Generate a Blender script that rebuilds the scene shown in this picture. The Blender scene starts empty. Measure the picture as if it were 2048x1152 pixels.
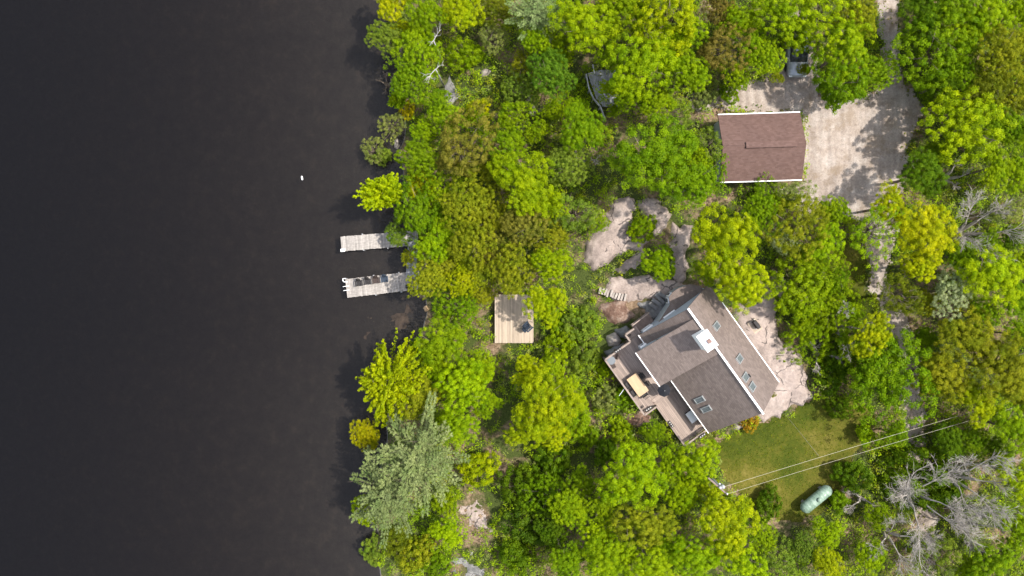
import bpy, math, random
import numpy as np
from mathutils import Vector, Matrix

scene = bpy.context.scene
COL = scene.collection
R = math.radians

# ------------------------------------------------------------------ camera, sky, sun, exposure
H = 80.0                 # drone height above the lake (m)
PPM = 22.0               # photo pixels per metre at lake level
cam_d = bpy.data.cameras.new("camera")
cam = bpy.data.objects.new("camera", cam_d); COL.objects.link(cam)
cam.location = (0, 0, H)
cam_d.sensor_width = 36.0
cam_d.lens = 18.0 * H / (1024 / PPM)
cam_d.clip_start = 0.5; cam_d.clip_end = 3000
scene.camera = cam

SUN_EL, SUN_AZ = R(64), R(9)      # azimuth counted from +x towards +y
world = bpy.data.worlds.new("World"); scene.world = world; world.use_nodes = True
wn = world.node_tree.nodes; wl = world.node_tree.links
sky = wn.new("ShaderNodeTexSky"); sky.sky_type = 'NISHITA'; sky.sun_disc = False
sky.sun_elevation = SUN_EL; sky.sun_rotation = R(90) - SUN_AZ
sky.altitude = 300; sky.air_density = 1.0; sky.dust_density = 2.5
bg = wn["Background"]; bg.inputs["Strength"].default_value = 0.15
hsv = wn.new("ShaderNodeHueSaturation"); hsv.inputs["Saturation"].default_value = 0.55      # paler sky: desaturated so its fill in shadows is less blue
wl.new(sky.outputs[0], hsv.inputs["Color"]); wl.new(hsv.outputs[0], bg.inputs["Color"])
sun_d = bpy.data.lights.new("sun", 'SUN'); sun_d.energy = 2.6; sun_d.angle = R(0.9); sun_d.color = (1.0, 0.95, 0.86)
sun = bpy.data.objects.new("sun", sun_d); COL.objects.link(sun)
to_sun = Vector((math.cos(SUN_EL)*math.cos(SUN_AZ), math.cos(SUN_EL)*math.sin(SUN_AZ), math.sin(SUN_EL)))
sun.rotation_euler = (-to_sun).to_track_quat('-Z', 'Y').to_euler()
sun.location = to_sun * 120
vs = scene.view_settings
vs.view_transform = 'Standard'; vs.look = 'None'; vs.gamma = 1.0; vs.exposure = 1.35; vs.use_curve_mapping = False
scene.render.engine = 'CYCLES'
cy = scene.cycles
cy.max_bounces = 6; cy.diffuse_bounces = 3; cy.glossy_bounces = 2; cy.transmission_bounces = 4; cy.transparent_max_bounces = 8
cy.use_denoising = True

# ------------------------------------------------------------------ coordinates and terrain
def G(px, py, z=0.0):
    """point at height z that the drone sees at photo pixel (px, py)"""
    s = (H - z) / H / PPM
    return ((px - 1024) * s, (576 - py) * s)

def _hash(ix, iy, seed):
    n = (ix.astype(np.int64) * 374761393 + iy.astype(np.int64) * 668265263 + seed * 1442695041) & 0x7fffffff
    n = (n ^ (n >> 13)) * 1274126177 & 0x7fffffff
    n = (n ^ (n >> 16)) & 0xffff
    return n / 65535.0

def vnoise(x, y, seed=0):
    x = np.asarray(x, float); y = np.asarray(y, float)
    ix = np.floor(x); iy = np.floor(y); fx = x - ix; fy = y - iy
    fx = fx*fx*(3-2*fx); fy = fy*fy*(3-2*fy)
    a = _hash(ix, iy, seed); b = _hash(ix+1, iy, seed); c = _hash(ix, iy+1, seed); d = _hash(ix+1, iy+1, seed)
    return (a*(1-fx)+b*fx)*(1-fy) + (c*(1-fx)+d*fx)*fy

def fbm(x, y, seed=0, oct=4):
    s = 0; a = 0.5; t = 0
    for o in range(oct):
        s = s + a * vnoise(np.asarray(x)*2**o, np.asarray(y)*2**o, seed+o*17); t += a; a *= 0.5
    return s / t

_shore = np.array([(-900, 745), (-60, 745), (0, 768), (60, 785), (110, 800), (150, 793), (200, 800), (260, 812), (300, 800), (340, 806), (420, 812),
                   (480, 824), (560, 832), (600, 852), (650, 850), (690, 832), (720, 818), (780, 790), (860, 772), (930, 765), (1000, 752),
                   (1060, 752), (1110, 752), (1160, 760), (1220, 770), (2100, 770)], float)
def gz(x, y):
    x = np.asarray(x, float); y = np.asarray(y, float)
    sx = (np.interp(576 - y*PPM, _shore[:, 0], _shore[:, 1]) - 1024) / PPM + 0.5*(vnoise(y*0.9, y*0+3.3, 5)-0.5)
    d = x - sx
    t = np.clip(d / 28.0, 0, 1); up = 3.3*t*t*(3-2*t) + np.clip(d, 0, 1.0)*0.25 + np.clip(d-28, 0, 60)*0.012
    dn = -np.clip(-d, 0, 1.2)*0.35 - np.clip(-d-1.2, 0, 60)*0.14
    z = np.where(d > 0, up, dn)
    return z + np.clip(d/4, 0, 1)*(0.35*(fbm(x*0.22, y*0.22, 3, 2)-0.5))

def gz1(x, y): return float(gz(np.array([x]), np.array([y]))[0])
def GP(px, py):
    z = 2.0
    for _ in range(5):
        x, y = G(px, py, z); z = gz1(x, y)
    return x, y, z

def in_poly(x, y, poly):
    x = np.asarray(x); y = np.asarray(y); ins = np.zeros(x.shape, bool)
    n = len(poly)
    for i in range(n):
        x1, y1 = poly[i]; x2, y2 = poly[(i+1) % n]
        if y1 == y2: continue
        c = ((y1 > y) != (y2 > y)) & (x < (x2-x1)*(y-y1)/(y2-y1)+x1)
        ins ^= c
    return ins

def dist_poly(x, y, poly):
    d = np.full(np.shape(x), 1e9)
    n = len(poly)
    for i in range(n):
        x1, y1 = poly[i]; x2, y2 = poly[(i+1) % n]
        dx, dy = x2-x1, y2-y1; L = dx*dx+dy*dy+1e-9
        t = np.clip(((x-x1)*dx+(y-y1)*dy)/L, 0, 1)
        d = np.minimum(d, np.hypot(x-x1-t*dx, y-y1-t*dy))
    return d

# ------------------------------------------------------------------ materials
def nodes_of(name):
    m = bpy.data.materials.new(name); m.use_nodes = True
    nt = m.node_tree
    return m, nt, nt.nodes["Principled BSDF"], nt.nodes["Material Output"]

def N(nt, t, **kw):
    n = nt.nodes.new(t)
    for k, v in kw.items():
        if k.startswith("i_"): n.inputs[k[2:].replace("_", " ")].default_value = v
        else: setattr(n, k, v)
    return n

def ramp(nt, fac, stops):
    r = nt.nodes.new("ShaderNodeValToRGB"); el = r.color_ramp.elements
    while len(el) > 1: el.remove(el[-1])
    el[0].position = stops[0][0]; el[0].color = (*stops[0][1], 1)
    for p, c in stops[1:]:
        e = el.new(p); e.color = (*c, 1)
    nt.links.new(fac, r.inputs[0]); return r.outputs[0]

def noise(nt, scale, detail=4, rough=0.6, vec=None, dim='3D'):
    n = N(nt, "ShaderNodeTexNoise", noise_dimensions=dim); n.inputs["Scale"].default_value = scale
    n.inputs["Detail"].default_value = detail; n.inputs["Roughness"].default_value = rough
    if vec is not None: nt.links.new(vec, n.inputs["Vector"])
    return n.outputs["Fac"]

def objco(nt): return nt.nodes.new("ShaderNodeTexCoord").outputs["Object"]
def mixc(nt, fac, a, b, mode='MIX'):
    m = N(nt, "ShaderNodeMix", data_type='RGBA', blend_type=mode)
    for sock, v in ((m.inputs[0], fac), (m.inputs[6], a), (m.inputs[7], b)):
        if isinstance(v, (int, float)): sock.default_value = v
        elif isinstance(v, tuple): sock.default_value = (*v, 1)
        else: nt.links.new(v, sock)
    return m.outputs[2]
def mth(nt, op, a, b=None):
    m = N(nt, "ShaderNodeMath", operation=op)
    for i, v in enumerate((a, b)):
        if v is None: continue
        if isinstance(v, (int, float)): m.inputs[i].default_value = v
        else: nt.links.new(v, m.inputs[i])
    return m.outputs[0]
def bump(nt, bsdf, h, strength=0.4, dist=0.05):
    b = N(nt, "ShaderNodeBump"); b.inputs["Strength"].default_value = strength; b.inputs["Distance"].default_value = dist
    nt.links.new(h, b.inputs["Height"]); nt.links.new(b.outputs[0], bsdf.inputs["Normal"])

def plain(name, col, rough=0.6, var=0.25, scale=3.0, metal=0.0, spec=0.4, stretch=None, bmp=0.0):
    """one colour with natural variation; the 'tint' face attribute (0 when missing) varies single planks or pieces"""
    m, nt, b, out = nodes_of(name)
    co = objco(nt)
    if stretch:
        mp = N(nt, "ShaderNodeMapping"); mp.inputs["Scale"].default_value = stretch; nt.links.new(co, mp.inputs["Vector"]); co = mp.outputs[0]
    f = noise(nt, scale, 5, 0.65, co)
    lo = tuple(c*(1-var) for c in col); hi = tuple(min(1, c*(1+var)) for c in col)
    c = ramp(nt, f, [(0.3, lo), (0.7, hi)])
    at = N(nt, "ShaderNodeAttribute", attribute_name="tint")
    k = mth(nt, 'ADD', at.outputs["Fac"], 1.0)
    cc = N(nt, "ShaderNodeVectorMath", operation='SCALE'); nt.links.new(c, cc.inputs[0]); nt.links.new(k, cc.inputs["Scale"])
    nt.links.new(cc.outputs[0], b.inputs["Base Color"])
    b.inputs["Roughness"].default_value = rough; b.inputs["Metallic"].default_value = metal
    b.inputs["Specular IOR Level"].default_value = spec
    if bmp: bump(nt, b, noise(nt, scale*6, 4, 0.6, co), bmp, 0.03)
    return m

MAT = {}
def make_materials():
    M = MAT
    M['bark'] = plain("bark", (0.16, 0.125, 0.095), 0.9, 0.35, 4)
    M['dead_bark'] = plain("dead_bark", (0.34, 0.32, 0.295), 0.9, 0.25, 3)
    M['bare_bark'] = plain("bare_bark", (0.33, 0.295, 0.26), 0.9, 0.3, 3)
    M['birch_bark'] = plain("birch_bark", (0.62, 0.6, 0.56), 0.8, 0.2, 3)
    M['siding'] = plain("grey_siding", (0.36, 0.385, 0.40), 0.6, 0.08, 2)
    M['white'] = plain("white_paint", (0.8, 0.79, 0.77), 0.5, 0.06, 2)
    M['dock_wood'] = plain("dock_wood", (0.286, 0.259, 0.236), 0.85, 0.25, 2.5, stretch=(1, 3, 1))
    M['platform_wood'] = plain("platform_wood", (0.357, 0.285, 0.217), 0.8, 0.15, 2, stretch=(4, 0.5, 1))
    M['deck_wood'] = plain("deck_wood", (0.256, 0.200, 0.170), 0.8, 0.22, 2, stretch=(0.4, 4, 1))
    M['rail_wood'] = plain("rail_wood", (0.211, 0.167, 0.140), 0.8, 0.2, 3)
    M['dark_wood'] = plain("dark_wood", (0.17, 0.125, 0.105), 0.8, 0.25, 3)
    M['grey_wood'] = plain("grey_wood", (0.27, 0.27, 0.28), 0.85, 0.25, 3, stretch=(4, 0.6, 1))
    M['table_wood'] = plain("table_wood", (0.40, 0.27, 0.15), 0.55, 0.12, 2, stretch=(0.5, 5, 1))
    M['dark_plastic'] = plain("dark_plastic", (0.028, 0.025, 0.025), 0.6, 0.2, 4, spec=0.2)
    M['brown_plastic'] = plain("brown_plastic", (0.055, 0.038, 0.033), 0.6, 0.2, 4, spec=0.2)
    M['blue_plastic'] = plain("blue_plastic", (0.03, 0.045, 0.07), 0.6, 0.2, 4, spec=0.2)
    M['navy_cloth'] = plain("navy_cloth", (0.007, 0.008, 0.013), 0.8, 0.2, 6)
    M['table_glass'] = plain("frosted_glass", (0.113, 0.126, 0.140), 0.3, 0.05, 3)
    M['grey_lid'] = plain("grey_lid", (0.6, 0.6, 0.6), 0.5, 0.08, 3)
    M['pot'] = plain("pot_clay", (0.330, 0.314, 0.297), 0.7, 0.1, 3)
    M['metal'] = plain("galvanised_metal", (0.30, 0.31, 0.31), 0.45, 0.15, 4, metal=0.3)
    M['wire'] = plain("wire_sheath", (0.40, 0.36, 0.27), 0.6, 0.1, 3)
    M['car_paint'] = plain("car_paint", (0.33, 0.345, 0.36), 0.25, 0.04, 1, metal=0.4)
    M['rubber'] = plain("rubber", (0.02, 0.02, 0.02), 0.85, 0.2, 6)
    M['lamp'] = plain("lamp_lens", (0.75, 0.77, 0.78), 0.1, 0.05, 2)
    M['flue'] = plain("flue_tile", (0.20, 0.12, 0.10), 0.8, 0.2, 5)
    M['stone'] = plain("grey_stone", (0.189, 0.185, 0.182), 0.9, 0.35, 2.2, bmp=0.5)
    M['pale_stone'] = plain("pale_stone", (0.331, 0.288, 0.256), 0.9, 0.25, 2.5, bmp=0.5)
    M['bed_rubble'] = plain("bed_rubble", (0.26, 0.205, 0.165), 0.9, 0.55, 1.6)
    M['straw'] = plain("dry_leaf", (0.36, 0.25, 0.15), 0.9, 0.3, 5)

    # glass of skylights and windows
    m, nt, b, out = nodes_of("window_glass")
    b.inputs["Base Color"].default_value = (0.11, 0.125, 0.13, 1); b.inputs["Roughness"].default_value = 0.12
    b.inputs["Specular IOR Level"].default_value = 0.9; M['glass'] = m
    m, nt, b, out = nodes_of("dark_glass")
    b.inputs["Base Color"].default_value = (0.035, 0.04, 0.045, 1); b.inputs["Roughness"].default_value = 0.08
    M['dark_glass'] = m

    # shingles: rows of tabs with their own shade, coarse weathering
    def shingle(name, a, c, d, sc=1.0):
        m, nt, b, out = nodes_of(name)
        co = objco(nt)
        sp = N(nt, "ShaderNodeSeparateXYZ"); nt.links.new(co, sp.inputs[0])
        row = mth(nt, 'FLOOR', mth(nt, 'MULTIPLY', sp.outputs["Y"], 8.5))
        tab = mth(nt, 'FLOOR', mth(nt, 'ADD', mth(nt, 'MULTIPLY', sp.outputs["X"], 4.0), mth(nt, 'MULTIPLY', row, 0.37)))
        cb = N(nt, "ShaderNodeCombineXYZ"); nt.links.new(row, cb.inputs[0]); nt.links.new(tab, cb.inputs[1])
        w = N(nt, "ShaderNodeTexWhiteNoise", noise_dimensions='3D'); nt.links.new(cb.outputs[0], w.inputs["Vector"])
        g = noise(nt, 22, 3, 0.8, co)
        big = noise(nt, 0.55, 5, 0.6, co)
        f = mth(nt, 'ADD', mth(nt, 'ADD', mth(nt, 'MULTIPLY', w.outputs["Value"], 0.26), 0.2), mth(nt, 'MULTIPLY', g, 0.4))
        colr = ramp(nt, f, [(0.15, a), (0.5, c), (0.9, d)])
        colr = mixc(nt, 0.55, colr, ramp(nt, big, [(0.30, (0.80, 0.79, 0.79)), (0.70, (1.1, 1.08, 1.06))]), 'MULTIPLY')
        # thin seam at each course
        fr = mth(nt, 'FRACT', mth(nt, 'MULTIPLY', sp.outputs["Y"], 8.5))
        colr = mixc(nt, mth(nt, 'MULTIPLY', mth(nt, 'LESS_THAN', fr, 0.16), 0.35), colr, (0.06, 0.05, 0.05))
        nt.links.new(colr, b.inputs["Base Color"]); b.inputs["Roughness"].default_value = 0.95; b.inputs["Specular IOR Level"].default_value = 0.15
        bump(nt, b, f, 0.5, 0.02)
        return m
    M['shingle'] = shingle("house_shingle", (0.102, 0.079, 0.069), (0.162, 0.128, 0.112), (0.238, 0.190, 0.168))
    M['garage_shingle'] = shingle("garage_shingle", (0.074, 0.043, 0.036), (0.113, 0.069, 0.058), (0.159, 0.102, 0.089))

    # ground: leaf litter, soil, moss
    m, nt, b, out = nodes_of("forest_floor")
    co = objco(nt)
    n1 = noise(nt, 0.35, 6, 0.65, co); n2 = noise(nt, 3.2, 6, 0.75, co); n3 = noise(nt, 14, 3, 0.7, co)
    litter = ramp(nt, n2, [(0.25, (0.055, 0.04, 0.027)), (0.45, (0.16, 0.115, 0.075)), (0.6, (0.27, 0.20, 0.14)), (0.75, (0.42, 0.33, 0.25))])
    litter = mixc(nt, 0.6, litter, ramp(nt, n3, [(0.3, (0.45, 0.42, 0.4)), (0.7, (1.4, 1.3, 1.2))]), 'MULTIPLY')
    moss = ramp(nt, n3, [(0.3, (0.018, 0.03, 0.008)), (0.7, (0.085, 0.105, 0.025))])
    c = mixc(nt, ramp(nt, n1, [(0.40, (0, 0, 0)), (0.52, (1, 1, 1))]), litter, moss)
    # lake bed: brown stones in silt, below the water line
    sp = N(nt, "ShaderNodeSeparateXYZ"); nt.links.new(co, sp.inputs[0])
    bed = ramp(nt, noise(nt, 0.8, 6, 0.7, co), [(0.35, (0.093, 0.088, 0.088)), (0.55, (0.119, 0.112, 0.108)), (0.72, (0.169, 0.149, 0.135))])
    below = mth(nt, 'LESS_THAN', sp.outputs["Z"], 0.02)
    c = mixc(nt, below, c, bed)
    nt.links.new(c, b.inputs["Base Color"]); b.inputs["Roughness"].default_value = 0.95; b.inputs["Specular IOR Level"].default_value = 0.1
    bump(nt, b, n2, 0.8, 0.12); M['ground'] = m

    # gravel
    m, nt, b, out = nodes_of("gravel")
    co = objco(nt)
    mp = N(nt, "ShaderNodeMapping"); mp.inputs["Scale"].default_value = (2.2, 0.16, 1); nt.links.new(co, mp.inputs["Vector"])
    tr = noise(nt, 1.0, 3, 0.5, mp.outputs[0]); n2 = noise(nt, 0.7, 6, 0.65, co); n3 = noise(nt, 11, 4, 0.8, co)
    c = ramp(nt, n2, [(0.3, (0.215, 0.171, 0.138)), (0.5, (0.311, 0.264, 0.233)), (0.68, (0.383, 0.341, 0.312))])
    c = mixc(nt, 0.45, c, ramp(nt, tr, [(0.35, (0.62, 0.6, 0.58)), (0.65, (1.2, 1.18, 1.15))]), 'MULTIPLY')
    c = mixc(nt, 0.5, c, ramp(nt, n3, [(0.3, (0.6, 0.58, 0.56)), (0.7, (1.3, 1.3, 1.3))]), 'MULTIPLY')
    n4 = noise(nt, 5.0, 6, 0.85, co)
    c = mixc(nt, 0.55, c, ramp(nt, n4, [(0.36, (0.55, 0.52, 0.48)), (0.5, (1, 1, 1)), (0.66, (1.3, 1.28, 1.25))]), 'MULTIPLY')
    dirt = ramp(nt, noise(nt, 0.45, 6, 0.7, co), [(0.55, (0, 0, 0)), (0.64, (1, 1, 1))])
    c = mixc(nt, mth(nt, 'MULTIPLY', dirt, 0.5), c, (0.20, 0.145, 0.095))
    nt.links.new(c, b.inputs["Base Color"]); b.inputs["Roughness"].default_value = 0.95; b.inputs["Specular IOR Level"].default_value = 0.15
    bump(nt, b, mth(nt, 'ADD', n3, n4), 0.6, 0.05); M['gravel'] = m

    # lawn: patchy green and dry
    m, nt, b, out = nodes_of("lawn")
    co = objco(nt)
    n1 = noise(nt, 0.17, 4, 0.55, co); n2 = noise(nt, 2.6, 6, 0.75, co)
    f = mth(nt, 'ADD', mth(nt, 'MULTIPLY', n1, 0.75), mth(nt, 'MULTIPLY', n2, 0.3))
    c = ramp(nt, f, [(0.36, (0.023, 0.038, 0.004)), (0.48, (0.053, 0.065, 0.007)), (0.56, (0.090, 0.086, 0.013)), (0.68, (0.172, 0.139, 0.036))])
    c = mixc(nt, 0.55, c, ramp(nt, noise(nt, 13, 3, 0.8, co), [(0.3, (0.5, 0.52, 0.5)), (0.7, (1.35, 1.35, 1.3))]), 'MULTIPLY')
    nt.links.new(c, b.inputs["Base Color"]); b.inputs["Roughness"].default_value = 0.95; b.inputs["Specular IOR Level"].default_value = 0.1
    bump(nt, b, n2, 0.6, 0.08); M['lawn'] = m

    # granite
    def granite(name, a, c_, d, crack):
        m, nt, b, out = nodes_of(name)
        co = objco(nt)
        n1 = noise(nt, 0.9, 7, 0.7, co); n2 = noise(nt, 7, 5, 0.75, co)
        c = ramp(nt, n1, [(0.3, a), (0.48, c_), (0.62, d)])
        c = mixc(nt, 0.6, c, ramp(nt, n2, [(0.28, (0.4, 0.39, 0.39)), (0.45, (0.95, 0.95, 0.95)), (0.7, (1.2, 1.18, 1.15))]), 'MULTIPLY')
        dm = N(nt, "ShaderNodeVectorMath", operation='ADD'); nt.links.new(co, dm.inputs[0])
        nz = N(nt, "ShaderNodeTexNoise"); nz.inputs["Scale"].default_value = 0.8; nz.inputs["Detail"].default_value = 3
        sc = N(nt, "ShaderNodeVectorMath", operation='SCALE'); sc.inputs["Scale"].default_value = 1.3
        nt.links.new(co, nz.inputs["Vector"]); nt.links.new(nz.outputs["Color"], sc.inputs[0]); nt.links.new(sc.outputs[0], dm.inputs[1])
        v = N(nt, "ShaderNodeTexVoronoi", feature='DISTANCE_TO_EDGE'); v.inputs["Scale"].default_value = crack
        nt.links.new(dm.outputs[0], v.inputs["Vector"])
        ck = mth(nt, 'LESS_THAN', v.outputs["Distance"], 0.022)
        ck = mth(nt, 'MULTIPLY', ck, mth(nt, 'GREATER_THAN', noise(nt, 0.6, 2, 0.5, co), 0.53))
        c = mixc(nt, mth(nt, 'MULTIPLY', ck, 0.75), c, (0.05, 0.042, 0.04))
        lich = ramp(nt, noise(nt, 1.7, 7, 0.8, co), [(0.60, (0, 0, 0)), (0.68, (1, 1, 1))])
        c = mixc(nt, mth(nt, 'MULTIPLY', lich, 0.4), c, (0.14, 0.125, 0.12))
        nt.links.new(c, b.inputs["Base Color"]); b.inputs["Roughness"].default_value = 0.9; b.inputs["Specular IOR Level"].default_value = 0.2
        bump(nt, b, mth(nt, 'ADD', n1, mth(nt, 'MULTIPLY', n2, 0.25)), 0.7, 0.25)
        return m
    M['granite'] = granite("pink_granite", (0.188, 0.151, 0.135), (0.293, 0.235, 0.207), (0.363, 0.298, 0.264), 0.5)
    M['grey_rock'] = granite("grey_rock", (0.091, 0.091, 0.091), (0.168, 0.164, 0.161), (0.252, 0.245, 0.238), 1.1)
    M['brown_soil'] = granite("brown_soil", (0.080, 0.044, 0.032), (0.152, 0.092, 0.068), (0.272, 0.200, 0.160), 0.01)

    # tank paint with lichen streaks
    m, nt, b, out = nodes_of("tank_paint")
    co = objco(nt)
    mp = N(nt, "ShaderNodeMapping"); mp.inputs["Rotation"].default_value = (0, 0, 0.5); mp.inputs["Scale"].default_value = (3, 1, 1); nt.links.new(co, mp.inputs["Vector"])
    c = ramp(nt, noise(nt, 1.8, 6, 0.7, mp.outputs[0]), [(0.35, (0.096, 0.157, 0.109)), (0.5, (0.169, 0.243, 0.186)), (0.68, (0.274, 0.344, 0.282))])
    nt.links.new(c, b.inputs["Base Color"]); b.inputs["Roughness"].default_value = 0.6; M['tank'] = m

    # water: reflecting surface over a tea-coloured body
    m, nt, b, out = nodes_of("lake_water")
    nt.nodes.remove(b)
    co = objco(nt)
    mp = N(nt, "ShaderNodeMapping"); mp.inputs["Scale"].default_value = (1.0, 1.9, 1); mp.inputs["Rotation"].default_value = (0, 0, 0.35); nt.links.new(co, mp.inputs["Vector"])
    h = mth(nt, 'ADD', noise(nt, 2.6, 4, 0.65, mp.outputs[0]), mth(nt, 'MULTIPLY', noise(nt, 0.5, 3, 0.5, co), 0.8))
    bp = N(nt, "ShaderNodeBump"); bp.inputs["Strength"].default_value = 0.6; bp.inputs["Distance"].default_value = 0.06
    nt.links.new(h, bp.inputs["Height"])
    gl = N(nt, "ShaderNodeBsdfGlossy"); gl.inputs["Roughness"].default_value = 0.08; nt.links.new(bp.outputs[0], gl.inputs["Normal"])
    tp = N(nt, "ShaderNodeBsdfTransparent"); tp.inputs["Color"].default_value = (0.98, 0.95, 0.9, 1)
    df = N(nt, "ShaderNodeBsdfDiffuse"); df.inputs["Color"].default_value = (0.005, 0.0045, 0.005, 1)
    m1 = N(nt, "ShaderNodeMixShader"); m1.inputs[0].default_value = 0.55
    nt.links.new(tp.outputs[0], m1.inputs[1]); nt.links.new(df.outputs[0], m1.inputs[2])
    fr = N(nt, "ShaderNodeFresnel"); fr.inputs["IOR"].default_value = 1.33; nt.links.new(bp.outputs[0], fr.inputs["Normal"])
    m2 = N(nt, "ShaderNodeMixShader"); nt.links.new(fr.outputs[0], m2.inputs[0]); nt.links.new(m1.outputs[0], m2.inputs[1]); nt.links.new(gl.outputs[0], m2.inputs[2])
    nt.links.new(m2.outputs[0], out.inputs["Surface"])
    va = N(nt, "ShaderNodeVolumeAbsorption"); va.inputs["Color"].default_value = (0.5, 0.43, 0.38, 1); va.inputs["Density"].default_value = 0.5
    nt.links.new(va.outputs[0], out.inputs["Volume"])
    M['water'] = m

    # leaves: colour of the object, varied per clump and leaf, lit through
    def leaf(name, trans=0.45, use_attr=False, sp=0.1):
        m, nt, b, out = nodes_of(name)
        at = N(nt, "ShaderNodeAttribute", attribute_name="tint")
        if use_attr:
            a2 = N(nt, "ShaderNodeAttribute", attribute_name="hue"); base = a2.outputs["Color"]
        else:
            oi = N(nt, "ShaderNodeObjectInfo"); base = oi.outputs["Color"]
        hv = N(nt, "ShaderNodeHueSaturation"); nt.links.new(base, hv.inputs["Color"])
        nt.links.new(mth(nt, 'ADD', 0.5, mth(nt, 'MULTIPLY', at.outputs["Fac"], -0.025)), hv.inputs["Hue"])
        nt.links.new(mth(nt, 'ADD', 1.0, mth(nt, 'MULTIPLY', at.outputs["Fac"], 0.75)), hv.inputs["Value"])
        geo = N(nt, "ShaderNodeNewGeometry")
        nz = noise(nt, 0.75, 3, 0.6, geo.outputs["Position"])
        c = mixc(nt, 1.0, hv.outputs[0], ramp(nt, nz, [(0.3, (0.74, 0.86, 0.75)), (0.5, (1.0, 1.0, 1.0)), (0.72, (1.16, 1.1, 1.3))]), 'MULTIPLY')
        nt.links.new(c, b.inputs["Base Color"]); b.inputs["Roughness"].default_value = 0.5; b.inputs["Specular IOR Level"].default_value = sp
        t = N(nt, "ShaderNodeBsdfTranslucent")
        nt.links.new(mixc(nt, 1.0, c, (1.4, 1.35, 0.3), 'MULTIPLY'), t.inputs["Color"])
        mx = N(nt, "ShaderNodeMixShader"); mx.inputs[0].default_value = trans
        nt.links.new(b.outputs[0], mx.inputs[1]); nt.links.new(t.outputs[0], mx.inputs[2]); nt.links.new(mx.outputs[0], out.inputs["Surface"])
        return m
    M['leaf'] = leaf("leaves"); M['needle'] = leaf("needles", 0.2); M['low_leaf'] = leaf("low_leaves", 0.3, True)
make_materials()

# ------------------------------------------------------------------ mesh helpers
def np_mesh(name, verts, faces, mats, tint=None, hue=None, smooth=False):
    """faces: (M,4) int array"""
    me = bpy.data.meshes.new(name)
    v = np.asarray(verts, np.float32); f = np.asarray(faces, np.int32); k = f.shape[1]
    me.vertices.add(len(v)); me.vertices.foreach_set("co", v.ravel())
    me.loops.add(f.size); me.loops.foreach_set("vertex_index", f.ravel())
    me.polygons.add(len(f)); me.polygons.foreach_set("loop_start", np.arange(0, f.size, k, dtype=np.int32))
    me.polygons.foreach_set("loop_total", np.full(len(f), k, np.int32))
    if smooth: me.polygons.foreach_set("use_smooth", np.ones(len(f), bool))
    for m in (mats if isinstance(mats, (list, tuple)) else [mats]): me.materials.append(m)
    if tint is not None:
        a = me.attributes.new("tint", 'FLOAT', 'FACE'); a.data.foreach_set("value", np.asarray(tint, np.float32))
    if hue is not None:
        a = me.attributes.new("hue", 'FLOAT_COLOR', 'FACE')
        a.data.foreach_set("color", np.column_stack([hue, np.ones(len(hue))]).astype(np.float32).ravel())
    me.update(); me.validate()
    return me

def link(name, me, parent=None, kind=None, loc=None):
    o = bpy.data.objects.new(name, me); COL.objects.link(o)
    if parent is not None: o.parent = parent
    if loc is not None: o.location = loc
    if kind: o["kind"] = kind
    return o

def tag(o, label, cat, group=None, kind=None):
    if label: o["label"] = label
    if cat: o["category"] = cat
    if group: o["group"] = group
    if kind: o["kind"] = kind
    return o

def empty(name, loc, label, cat, rotz=0.0, group=None):
    o = bpy.data.objects.new(name, None); COL.objects.link(o)
    o.location = loc; o.rotation_euler = (0, 0, rotz); o.empty_display_size = 0.3
    return tag(o, label, cat, group)

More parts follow.
